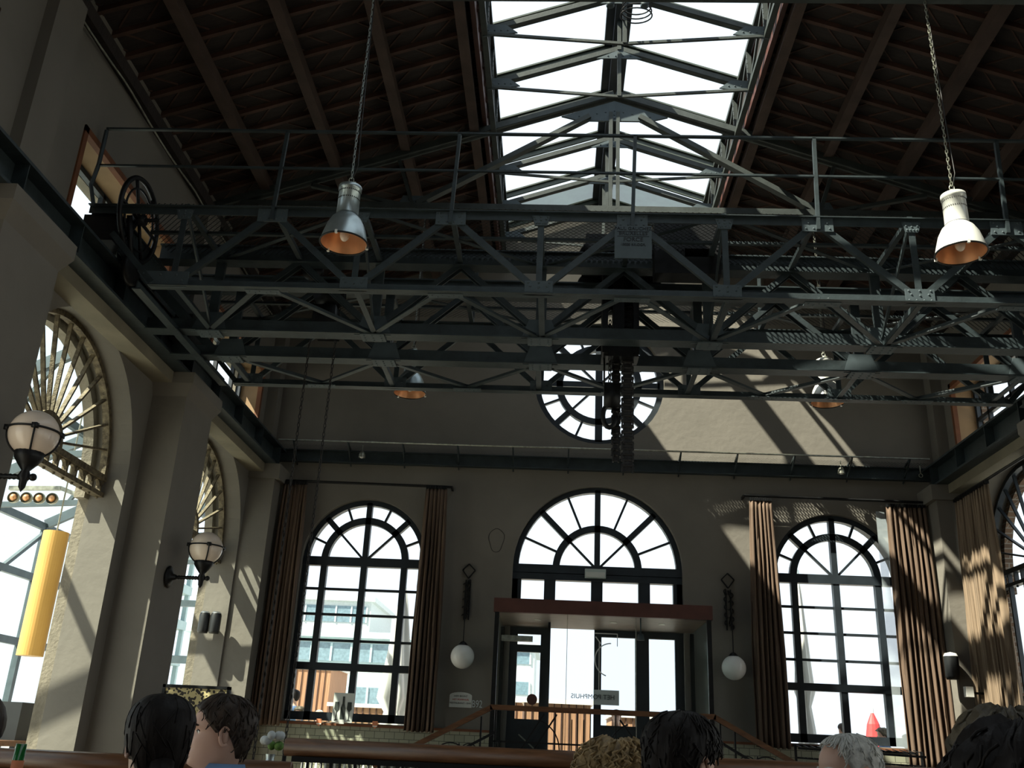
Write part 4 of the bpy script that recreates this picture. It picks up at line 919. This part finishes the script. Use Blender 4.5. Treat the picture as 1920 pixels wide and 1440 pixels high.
# ---------------------------------------------------------------- glass annex outside the left arches
ax = tag(empty('glass_annex', (0, 0, 0)), 'blue grey steel framed glass annex outside the left arches', 'conservatory')
mb = MB(); XR = -9.6
for y in (4.0, 6.4, 8.8, 11.2, 13.6, 16.0, 18.4):
    mb.bar((-6.2, y, 6.3), (XR, y, 4.55), .08, .16).bar((XR, y, 0), (XR, y, 4.55), .1, .1, (0, 1, 0)).bar((-6.2, y, 4.5), (XR, y, 4.3), .06, .08)
    mb.bar((-8.0, y, 4.4), (-7.2, y, 5.8), .05, .05)
for x, z in ((-6.25, 6.3), (-7.9, 5.45), (XR, 4.5)): mb.bar((x, 3, z), (x, 19, z), .08, .12)
for z in (1.0, 2.55, 3.62): mb.bar((XR, 3, z), (XR, 19, z), .08, .12)
mb.bar((XR, 13.6, 2.6), (XR, 16.0, 4.4), .06, .06).bar((XR, 13.6, 4.4), (XR, 11.2, 2.6), .06, .06).bar((-6.3, 13.6, 6.1), (XR, 18.4, 4.5), .05, .05)
mb.bar((-6.2, 18.4, 2.55), (XR, 18.4, 2.55), .08, .14).bar((-6.2, 18.4, 3.6), (XR, 18.4, 3.6), .08, .12)
for x in (-7.4, -8.5): mb.bar((x, 18.4, 0), (x, 18.4, 4.8), .07, .08, (0, 1, 0))
mb.build('frame', 'annex', ax)
g = MB(); g.add([(-6.2, 3, 6.4), (XR, 3, 4.62), (XR, 19, 4.62), (-6.2, 19, 6.4), (XR-.02, 3, 0), (XR-.02, 19, 0), (XR-.02, 19, 4.5), (XR-.02, 3, 4.5)], [(0,1,2,3), (4,5,6,7)]); g.build('glass', 'tealglass', ax)
t = tag(empty('spot_lamp_bar', (-7.35, 11.6, 3.98)), 'row of four round spotlights on a bar inside the left glass annex', 'spotlights')
MB().bar((-.38, 0, .12), (.30, 0, .14), .06, .05).bar((.30, 0, .14), (.65, 0, .02), .05, .05).build('bar', 'chain', t)
for k in range(4):
    MB().lathe([(.0, .07), (.06, .05), (.075, .0), (.07, -.03)], (-.3+k*.17, 0, 0), 18, 'Y').build('spot', 'chain', t, True); MB().ball((-.3+k*.17, -.01, 0), .045, 12, 8).build('bulb', 'copper', t, True)
t = tag(empty('duct_pipe', (-6.85, 11.35, 0)), 'vertical yellow cylinder hanging outside the near left arch', 'pipe')
MB().lathe([(0, 2.02), (.15, 2.02), (.15, 3.50), (0, 3.50)], n=32).build('tube', 'yellow', t, False); MB().tube([(0, 0, 3.5), (0, 0, 5.2)], .01, 5).build('hanger_wire', 'chain', t)
t = tag(empty('road_sign', (-7.0, 12.55, 0)), 'round blue road sign with white arrow at the left pier edge', 'sign')
MB().lathe([(0, -.01), (.2, -.01), (.2, .01), (0, .01)], (0, 0, 1.9), 28, 'Y').build('disc', mat('sign blue', (.02, .12, .5), .4), t); MB().bar((-.12, -.02, 1.9), (.12, -.02, 1.9), .02, .07).build('arrow', 'white', t); MB().tube([(0, .02, 0), (0, .02, 2.1)], .025, 6).build('post', 'chain', t)
t = tag(empty('terrace_fence', (0, 0, 0)), 'thin dark railing on the terrace beyond the near left arch', 'railing')
mb = MB().bar((-9.4, 9.6, 1.45), (-7.6, 14.0, 1.45), .03, .03)
for k in range(6): mb.bar((-9.4+k*.36, 9.6+k*.88, 0), (-9.4+k*.36, 9.6+k*.88, 1.45), .02, .02, (0, 1, 0))
mb.build('rails', 'iron', t)
# pale steel stair / crane structure far behind the second arch
t = tag(empty('stair_tower', (-14.5, 30, 0)), 'pale blue steel stair tower seen through the second left arch', 'stair tower')
mb = MB()
for x in (-1.4, 0, 1.4):
    for y in (0, 2): mb.bar((x, y, 0), (x, y, 7.5), .14, .14, (0, 1, 0))
for k in range(6):
    z = 1.0+k*1.15; mb.box(-1.5, 1.5, -.1, 2.1, z, z+.28); mb.bar((-1.4, -.1, z), (1.4, -.1, z+1.15) if k % 2 else (1.4, -.1, z-1.0), .12, .12)
    mb.box(-1.1, -.3, -.15, 0, z+.35, z+.9).box(.4, 1.1, -.15, 0, z+.35, z+.9)
mb.build('structure', 'teal', t)

# ---------------------------------------------------------------- terrace and city behind the end wall
struct(MB().box(-14, 14, YB+.6, 26, -.31, .2).build('terrace', 'ground'))
def building(x, y, wd, dp, h, label, floors=3, m_='palewall'):
    t = tag(empty('building', (x, y, -.3)), label, 'building', 'distant pale buildings')
    MB().box(-wd/2, wd/2, 0, dp, 0, h).build('wall', m_, t)
    mb = MB(); fr = MB()
    for k in range(floors):
        z = h*(k+.45)/floors; mb.box(-wd/2+.3, wd/2-.3, -.05, .0, z, z+h/floors*.42)
        n_ = int(wd/1.2)
        for i in range(n_+1): fr.box(-wd/2+.3+i*(wd-.6)/n_-.06, -wd/2+.3+i*(wd-.6)/n_+.06, -.1, -.03, z, z+h/floors*.42)
    mb.build('window_band', 'bluewin', t); fr.build('mullions', m_, t)
    MB().box(-wd/2-.3, wd/2+.3, -.3, dp, h, h+.35).build('roof', m_, t)
building(-15.5, 55, 12, 10, 7.0, 'pale office building with window bands, behind the left window', 3, 'teal')
building(-7, 72, 10, 10, 8.5, 'taller pale office block further back behind the left window', 4)
building(-22, 75, 14, 10, 11.8, 'far pale building with a narrow top storey', 4)
def shed(x, y, wd, h, label):
    t = tag(empty('timber_shed', (x, y, 0)), label, 'shed', 'timber sheds')
    MB().box(-wd/2, wd/2, 0, 2.0, 0, h).build('cladding', 'fence', t)
    mb = MB(); n_ = int(wd/.14)
    for i in range(n_): mb.box(-wd/2+i*wd/n_, -wd/2+i*wd/n_+.02, -.02, 0, 0, h)
    mb.build('board_joints', 'rafter', t); MB().box(-wd/2-.05, wd/2+.05, -.05, 2.05, h, h+.08).build('roof', 'white', t)
shed(-4.85, 22, 1.5, 1.95, 'cedar clad timber shed behind the left window'); shed(-7.6, 24, 3.0, 2.9, 'wide brown timber fence shed at far left behind the window')
shed(-.55, 19.5, 1.3, 2.1, 'orange brown timber cladding seen through the open entrance door'); shed(-1.9, 22, 1.2, 2.2, 'timber fence section left of the entrance doorway'); shed(1.1, 21, 1.0, 1.95, 'timber fence section right of the entrance doorway')
def parasol(x, y, h, label, f=1.0):
    t = tag(empty('closed_parasol', (x, y, 0)), label, 'parasol', 'closed parasols on the terrace')
    MB().tube([(0, 0, 0), (0, 0, h)], .035, 8).build('pole', 'galv', t, True)
    mb = MB(); vs_ = []; n = 40; prof = [(.02*f, h), (.09*f, h-.4), (.17*f, h-1.1), (.25*f, h-1.8), (.31*f, h-2.25), (.17*f, h-2.5), (.26*f, h-2.9), (.32*f, h-3.4)]
    for r, z in prof:
        for j in range(n): a = 2*pi*j/n; rr = r*(1+.22*sin(6*a+z)); vs_.append((rr*cos(a), rr*sin(a), max(.15, z)))
    mb.add(vs_, [(i*n+j, i*n+(j+1) % n, (i+1)*n+(j+1) % n, (i+1)*n+j) for i in range(len(prof)-1) for j in range(n)])
    mb.build('canopy', 'canvas', t, True); MB().box(-.3, .3, -.3, .3, 0, .08).build('base', 'chain', t)
parasol(-3.70, 19.2, 4.3, 'large closed off white parasol behind the left window'); parasol(4.0, 18.5, 4.7, 'tall closed pale parasol behind the right window', .5)
t = tag(empty('potted_bush', (-3.95, 21.5, 0)), 'round green bush in a pot beside the timber shed', 'bush')
mb = MB(); random.seed(3)
for k in range(260):
    a, b = random.random()*2*pi, math.acos(2*random.random()-1); r = .33*random.random()**.3; c = V((r*sin(b)*cos(a), r*sin(b)*sin(a), 1.5+r*cos(b)))
    u = V((random.gauss(0, 1), random.gauss(0, 1), random.gauss(0, 1))).normalized(); w_ = u.orthogonal().normalized(); mb.add([c-u*.06, c+w_*.03, c+u*.06, c-w_*.03], [(0,1,2,3)])
mb.build('foliage', 'leaf', t); MB().lathe([(0, 0), (.2, 0), (.26, .8), (.22, .8), (0, .75)], n=18).tube([(0, 0, .7), (0, 0, 1.3)], .03, 6).build('pot', 'redwood', t)
t = tag(empty('red_parasol', (5.67, 20, -.35)), 'red closed parasol behind the right window', 'parasol')
MB().lathe([(.01, 2.6), (.12, 2.35), (.2, 1.9), (.33, 1.2), (.28, 1.15), (0, 1.3)], n=12).build('canopy', 'red', t); MB().tube([(0, 0, 0), (0, 0, 2.65)], .03, 6).build('pole', 'white', t)
t = tag(empty('terrace_railing', (0, 0, 0)), 'white terrace railing behind the right end wall window', 'railing')
mb = MB().bar((2.6, 20, 1.42), (8.5, 20, 1.42), .05, .05)
for k in range(9): mb.bar((2.6+k*.73, 20, 0), (2.6+k*.73, 20, 1.4), .03, .03, (0, 1, 0))
mb.build('rails', 'white', t)
t = tag(empty('glass_screen', (-5.4, 19.2, 0)), 'frameless glass wind screen on the terrace behind the left window', 'glass screen')
MB().box(-1.5, 1.5, 0, .02, .1, 1.72).build('glass', 'tealglass', t)

# ---------------------------------------------------------------- people
def lerp_tab(tab, t):
    for a, b in zip(tab[:-1], tab[1:]):
        if t <= b[0]:
            k = (t-a[0])/(b[0]-a[0]); k = k*k*(3-2*k) if 0 else k
            return [p+(q-p)*k for p, q in zip(a[1:], b[1:])]
    return list(tab[-1][1:])
HT = [(-.12, .052, .030, -.075), (0, .050, .066, -.070), (.05, .050, .088, -.072), (.12, .055, .092, -.076), (.2, .060, .090, -.082), (.28, .064, .086, -.088), (.35, .067, .085, -.093), (.43, .070, .083, -.098), (.5, .072, .081, -.101),
      (.57, .074, .088, -.104), (.65, .0755, .090, -.105), (.75, .0745, .084, -.102), (.84, .068, .071, -.093), (.91, .056, .052, -.076), (.96, .041, .032, -.055), (.99, .022, .010, -.034), (1.0, .001, -.01, -.012)]
HH = .232
def hp(t, th, off=0.0):
    w_, f, b = lerp_tab(HT, t); mid = (f+b)/2; hd = (f-b)/2
    s_, c_ = sin(th), cos(th)
    px = w_*math.copysign(abs(s_)**.92, s_); py = mid+hd*math.copysign(abs(c_)**.95, c_)
    if c_ > 0:
        ax_ = px
        nose = math.exp(-(ax_/.011)**2)*(.026*math.exp(-((t-.335)/.045)**2)+.014*math.exp(-((t-.42)/.07)**2))
        wing = math.exp(-((abs(ax_)-.014)/.008)**2)*.008*math.exp(-((t-.32)/.03)**2)
        lips = math.exp(-(ax_/.022)**2)*(.007*math.exp(-((t-.215)/.018)**2)+.006*math.exp(-((t-.17)/.018)**2)-.004*math.exp(-((t-.192)/.008)**2))
        sock = -.010*math.exp(-((abs(ax_)-.031)/.014)**2)*math.exp(-((t-.5)/.05)**2)
        brow = .004*math.exp(-((abs(ax_)-.03)/.02)**2)*math.exp(-((t-.585)/.025)**2)
        cheek = .004*math.exp(-((abs(ax_)-.042)/.018)**2)*math.exp(-((t-.36)/.08)**2)
        chin = .005*math.exp(-(ax_/.018)**2)*math.exp(-((t-.05)/.04)**2)
        py += nose+wing+lips+sock+brow+cheek+chin
    n_ = V((s_, c_, max(0, (t-.6)*2.0)**2*1.2)).normalized()
    return V((px, py, t*HH))+n_*off
def loft(mb, rings, cap=True):
    n = len(rings[0]); k = len(rings)
    fs = [(i*n+j, i*n+(j+1) % n, (i+1)*n+(j+1) % n, (i+1)*n+j) for i in range(k-1) for j in range(n)]
    if cap: fs += [tuple(range(n))[::-1], tuple(range((k-1)*n, k*n))]
    mb.add([p for r in rings for p in r], fs)
def hand(mb, wr, dr, nm, r=1.0, curl=.5, side=1):
    """palm and five fingers: wrist point, direction along the hand, back-of-hand normal"""
    wr, dr, nm = V(wr), V(dr).normalized(), V(nm).normalized(); sd_ = dr.cross(nm).normalized()*side; nm = -nm
    rings = []
    for d_, w_, h in ((-.02, .026, .020), (.02, .034, .018), (.06, .042, .015), (.088, .041, .012)):
        rings.append([wr+dr*d_*r+sd_*(w_*r*cos(a))+nm*(h*r*sin(a)) for a in [2*pi*i/12 for i in range(12)]])
    loft(mb, rings)
    for k, (o, l) in enumerate(((-.031, .062), (-.010, .075), (.011, .080), (.031, .070))):
        p = wr+dr*.08*r+sd_*o*r; d_ = dr.copy(); path = [p-dr*.015*r, p]
        for s_ in (.45, .32, .23): d_ = (d_*cos(curl)+nm*sin(curl)).normalized(); p = p+d_*l*s_*r; path.append(p)
        mb.tube(path, [.0092*r, .0092*r, .0085*r, .008*r, .0062*r], 8)
    p = wr+dr*.02*r+sd_*.034*r; path = [p-sd_*.012*r, p, p+(sd_*.6+dr*.5+nm*.3)*.035*r, p+(sd_*.55+dr+nm*.7)*.05*r]
    mb.tube(path, [.013*r, .012*r, .0105*r, .008*r], 8)
def person(loc, rz, crown, label, hair, hair_kind, top, pose='sit', nod=0, scale=None, turn=0, grp=None, glasses=False, collar=False, arm=None, lod=1, bottoms='trouser', skin='skin'):
    k = 1.0; base = crown-(1.33 if pose == 'sit' else 1.74)
    if pose == 'sit': zoff = max(-.06, min(.06, base)); base = 0; zs = crown-1.33
    else: zs = 0; k = crown/1.74
    t = tag(empty('person', (loc[0], loc[1], loc[2] if len(loc) > 2 else 0), rz=rz), label, 'person', grp)
    t.scale = (k, k, k)
    zb = (.46 if pose == 'sit' else .87)+zs    # hip height
    ch = zb+.64-.0                              # chin height
    ch = zb+.635
    n = 48 if lod else 24
    Rn = Matrix.Rotation(turn, 3, 'Z') @ Matrix.Rotation(nod, 3, 'X')
    H0 = V((0, .0, ch))
    def hd(t_, th, off=0): return H0+Rn @ hp(t_, th, off)
    mb = MB(); rings = []
    for z, w_, d_, yc in ((0, .165, .12, -.02), (.10, .165, .115, -.02), (.22, .145, .10, -.015), (.34, .165, .11, -.01), (.44, .185, .12, -.015), (.50, .195, .105, -.02), (.535, .165, .085, -.025), (.56, .11, .07, -.028), (.58, .068, .06, -.03), (.60, .056, .056, -.03)):
        rings.append([V((w_*sin(2*pi*i/n), yc+d_*cos(2*pi*i/n), zb+z)) for i in range(n)])
    ts = [-.12, -.06, 0, .03, .06, .09]+[.12+.015*i for i in range(0, 36)]+[.68, .72, .76, .8, .84, .87, .9, .93, .95, .97, .985, 1.0] if lod else [-.12, 0, .06, .12, .2, .28, .34, .42, .5, .58, .65, .75, .84, .91, .96, .99, 1.0]
    for t_ in ts: rings.append([hd(t_, 2*pi*i/n) for i in range(n)])
    loft(mb, rings)
    for s_ in (-1, 1):                       # ears
        e = hd(.44, s_*pi/2*1.08, .002)
        er = [e+Rn @ V((s_*(.004+.010*(1-i/6)*abs(sin(a))), .018*cos(a)*(1-.12*i)-.004*i*0, .030*sin(a)*(1-.12*i))) for i in range(0, 5) for a in [2*pi*j/14 for j in range(14)]]
        mb.tube([e+Rn @ V((s_*.007, -.004+.016*cos(a), .002+.029*sin(a))) for a in [-2.2+4.6*j/12 for j in range(13)]], .0055, 6)
        mb.ball(e+Rn @ V((0, -.002, 0)), .016, 10, 6, (.4, .9, 1.5))
    # arms and legs
    arms = MB()
    for s_ in (-1, 1):
        sh = V((s_*.185, -.02, zb+.485))
        if arm and s_ == arm[0]: el, wr, fd = V(arm[1]), V(arm[2]), V(arm[3])
        elif pose == 'sit': el, wr, fd = V((s_*.24, .06, zb+.22)), V((s_*.12, .30, zb+.24)), V((-s_*.4, .9, -.1))
        else: el, wr, fd = V((s_*.25, -.03, zb+.19)), V((s_*.24, .06, zb-.05)), V((0, .15, -1))
        mb.tube([sh+V((-s_*.06, 0, 0)), sh, (sh+el)/2, el, (el+wr)/2, wr], [.06, .055, .046, .038, .034, .025], 12)
        hand(mb, wr, fd, (0, 0, 1) if pose == 'sit' else (-s_, 0, 0), 1, .45, s_)
        arms.tube([sh+V((-s_*.06, 0, .0)), sh, (sh+el)/2, el, (el+wr)/2, el+(wr-el)*.9], [.068, .066, .056, .048, .044, .036], 12)
    lg = MB()
    for s_ in (-1, 1):
        hip = V((s_*.09, 0, zb+.05))
        if pose == 'sit': kn, an = V((s_*.11, .44, zb+.03)), V((s_*.11, .42, .09))
        else: kn, an = V((s_*.10, .02, .48)), V((s_*.10, 0, .09))
        mb.tube([hip, (hip+kn)/2, kn, (kn+an)/2, an], [.085, .075, .055, .055, .038], 12)
        lg.tube([hip, (hip+kn)/2, kn, (kn+an)/2, an-V((0, 0, .02))], [.095, .085, .068, .066, .055], 12)
        lg.ball(an+V((0, .07, -.045)), .045, 12, 6, (1, 2.6, .9))
    mb.build('body', skin, t, True)
    lg.build('trousers', bottoms, t, True)
    cl = MB(); rings = []
    for z, w_, d_, yc in ((-.03, .18, .135, -.02), (.10, .18, .13, -.02), (.22, .165, .12, -.015), (.34, .182, .127, -.01), (.44, .20, .135, -.015), (.50, .212, .12, -.02), (.54, .18, .10, -.025), (.567, .12, .083, -.028), (.59, .078, .07, -.03)):
        rings.append([V((w_*sin(2*pi*i/32), yc+d_*cos(2*pi*i/32), zb+z)) for i in range(32)])
    loft(cl, rings, False); cl.v += arms.v and []; nb = len(cl.v); cl.v += arms.v; cl.f += [tuple(i+nb for i in f) for f in arms.f]
    if collar:
        for s_ in (-1, 1):
            a0 = [V((.072*sin(a), -.03+.068*cos(a), zb+.575)) for a in [s_*(.25+2.9*i/14) for i in range(15)]]
            a1 = [p+V((0, .0, .075)) for p in a0]; a2 = [p+V((p.x*.45, (p.y+.03)*.45, -.012)) for p in a0]
            cl.add(a0+a1+a2, [(i, i+1, 16+i, 15+i) for i in range(14)]+[(15+i, 16+i, 31+i, 30+i) for i in range(14)])
    o = cl.build('shirt', top, t, True); sm = o.modifiers.new('thickness', 'SOLIDIFY'); sm.thickness = .004
    if lod:
        for s_ in (-1, 1):
            e = hd(.5, s_*.42, -.006)
            MB().ball(e, .0125, 14, 10).build('eye', 'eye', t, True); MB().ball(e+Rn @ V((0, .0085, 0)), .0062, 10, 8).build('iris', 'iris', t, True)
            b = MB(); b.tube([hd(.585+.012*(1-abs(i-2)/2), s_*(.2+.13*i), .002) for i in range(5)], [.003, .0048, .0052, .0045, .002], 6); b.build('eyebrow', hair, t, True)
            l_ = MB(); l_.tube([hd(.53-.01*abs(i-2), s_*(.27+.09*i), .0005) for i in range(5)], .0025, 5); l_.build('eyelid', hair, t, True)
        b = MB(); b.tube([hd(.192, a, .0005) for a in (-.3, -.15, 0, .15, .3)], [.002, .004, .0045, .004, .002], 6); b.build('lips', 'lip', t, True)
    if glasses:
        gl = MB()
        for s_ in (-1, 1):
            c = hd(.49, s_*.43, .012); gl.tube([c+Rn @ V((.024*cos(a), 0, .017*sin(a))) for a in [2*pi*i/20 for i in range(20)]], .0018, 5, closed=True)
            gl.tube([c+Rn @ V((s_*.024, 0, .006)), hd(.51, s_*pi/2*.95, .008), hd(.50, s_*pi/2*1.12, .006)], .0018, 5)
        gl.tube([hd(.5, -.12, .012), hd(.51, 0, .012), hd(.5, .12, .012)], .0018, 5); gl.build('glasses', 'iron', t, True)
    # hair
    hb = MB(); na, nt_ = (72, 40) if lod else (28, 12); rnd = random.Random(hash(label) % 1000 if 0 else len(label))
    ph = [rnd.random()*6 for _ in range(8)]
    thick = {'short': .013, 'crop': .015, 'long': .014, 'curly': .030, 'thin': .010, 'mess': .026}[hair_kind]
    def tlow(th):
        a = abs((th+pi) % (2*pi)-pi)          # 0 front, pi back
        top_ = {'thin': .93, 'short': .80, 'crop': .80, 'long': .82, 'curly': .76, 'mess': .78}[hair_kind]
        side_ = {'long': .28, 'curly': .34, 'mess': .30}.get(hair_kind, .46); back = {'long': -.12, 'curly': .06, 'mess': 0.0}.get(hair_kind, .14)
        if a < .85: return top_-.06*(a/.85)**2
        if a < 1.45: return (top_-.06)+(side_-top_+.06)*((a-.85)/.6)
        if a < 1.85: return side_+ (.10 if hair_kind not in ('long', 'mess') else .0)*sin((a-1.45)/.4*pi)
        return side_+(back-side_)*min(1, (a-1.85)/.7)
    vs_ = []
    for i in range(na):
        th = 2*pi*i/na; t0 = tlow(th)
        for j in range(nt_+1):
            f = j/nt_; tt = t0+(1.0-t0)*f
            e = thick*min(1, f*5+.12)
            if hair_kind in ('curly', 'mess'): e *= 1+.42*sin(9*th+ph[0]+7*tt)*sin(17*tt+ph[1]+2*th)+.2*sin(23*th+ph[2]+15*tt)
            elif hair_kind == 'crop': e *= 1+.12*sin(15*th+ph[0]+9*tt)+(.35*max(0, cos(th))*max(0, tt-.75)*4)
            elif hair_kind == 'thin': e *= 1+.25*sin(19*th+ph[3]+6*tt)
            else: e *= 1+.05*sin(13*th+ph[0])
            if hair_kind == 'long' and tt < .3: e *= max(.25, 1-(.3-tt)*2.2)
            if f == 0: e = -.004
            vs_.append(hd(tt, th, e))
    hb.add(vs_, [(i*(nt_+1)+j, ((i+1) % na)*(nt_+1)+j, ((i+1) % na)*(nt_+1)+j+1, i*(nt_+1)+j+1) for i in range(na) for j in range(nt_)])
    if hair_kind == 'long':
        hb.tube([hd(.25, pi, .0), hd(.12, pi, .03), hd(-.05, pi, .035), hd(-.3, pi, .03), hd(-.55, pi, .035)], [.034, .030, .028, .024, .012], 14)
    ob = hb.build('hair', hair, t, True)
    if lod and hair_kind in ('curly', 'mess', 'long', 'thin', 'crop'):
        st = MB(); N_ = {'curly': 260, 'mess': 200, 'long': 60, 'thin': 120, 'crop': 160}[hair_kind]
        for _ in range(N_):
            th = rnd.random()*2*pi; th = th if hair_kind != 'crop' else .9+(2*pi-1.8)*rnd.random(); t0 = tlow(th); tt = t0+(1-t0)*rnd.random()**.8; path = []
            L_ = {'curly': 9, 'mess': 10, 'long': 12, 'thin': 8, 'crop': 6}[hair_kind]; dth = rnd.gauss(0, .05); p0, p1 = rnd.random()*6, rnd.random()*6
            for q in range(L_):
                amp = {'curly': .012, 'long': .0006, 'crop': .002, 'thin': .003}.get(hair_kind, .004)
                path.append(hd(max(tlow(th)-.035, -.2, tt-.024*q), th+dth*q*.5+(amp*6)*sin(1.5*q+p0), thick+(amp)*(1+sin(1.3*q+p1))*.8))
            st.tube(path, [.0022+.0012*(hair_kind == 'curly')]*(L_-1)+[.0008], 4)
        st.build('hair_strands', hair, t, True)
    return t
person((-1.755, 2.75), .62, 1.345, 'woman seen from behind at lower left with smooth dark tied hair and blue streaked top', 'darkhair', 'long', 'stripe')
person((-1.80, 3.40), 1.82, 1.376, 'young man in profile with short brown hair and light blue collared shirt, lower left', 'brownhair', 'crop', 'blueshirt', collar=True)
person((-.34, 2.55), -.75, 1.35, 'man with thick black hair seen from behind, lower centre right', 'darkhair', 'crop', 'navy', nod=-.05)
person((-.455, 3.15), -1.15, 1.275, 'person with curly blond hair, only the top of the head showing', 'blondhair', 'curly', 'navy')
person((.31, 3.35), 1.75, 1.34, 'elderly man with white hair and glasses at lower right', 'greyhair', 'thin', 'navy', glasses=True, nod=-.1)
person((.20, 1.95), .1, 1.35, 'person with ash blond hair behind the dark haired head at the right edge', 'ashhair', 'mess', 'denim')
person((-.10, 1.22), -.2, 1.292, 'dark loose haired head at the bottom right corner, nearest the viewer', 'darkhair', 'mess', 'denim')
person((-2.06, 2.33), .2, 1.325, 'dark haired man in navy cut off by the left edge, holding a green bottle', 'brownhair', 'short', 'navy', arm=(1, (.25, .10, .80), (.0, .24, 1.10), (-.25, .2, .6)))
t = tag(empty('beer_bottle', (-2.055, 2.60, .975)), 'green bottle with an orange neck label held at the left edge', 'bottle')
MB().lathe([(0, 0), (.03, 0), (.031, .1), (.0145, .15), (.0135, .23), (0, .23)], n=20).build('glass', 'greenglass', t, True); MB().lathe([(.0155, .155), (.0150, .19)], n=20).build('label', 'labelcol', t, True)
# guests outside on the terrace
op = [((-5.22, 17.9, .2), 2.9, 1.58, 'ashhair', 'curly', 'canvas', 'woman with light brown hair behind the left window'),
      ((-4.90, 18.1, .2), 3.0, 1.55, 'greyhair', 'thin', 'palewall', 'grey haired person in white behind the left window'),
      ((-5.75, 19.4, .2), 1.2, 1.95, 'darkhair', 'short', 'denim', 'dark silhouetted person in blue at the left edge of the left window'),
      ((.50, 18.0, .2), 3.0, 1.78, 'darkhair', 'short', 'navy', 'person in a dark jacket outside the entrance door'),
      ((4.50, 18.0, .2), .3, 1.72, 'brownhair', 'short', 'navy', 'man in dark blue behind the right window, left of the red parasol'),
      ((5.18, 18.0, .2), 1.6, 1.66, 'ashhair', 'curly', 'denim', 'person in denim jacket behind the right window below the red parasol'),
      ((5.56, 17.9, .2), 1.4, 1.58, 'brownhair', 'short', 'denim', 'person in blue at the right side of the right window')]
for loc, rz, cr_, h_, hk, tp, lb in op: person(loc, rz, cr_, lb, h_, hk, tp, pose='stand', lod=0, grp=None)
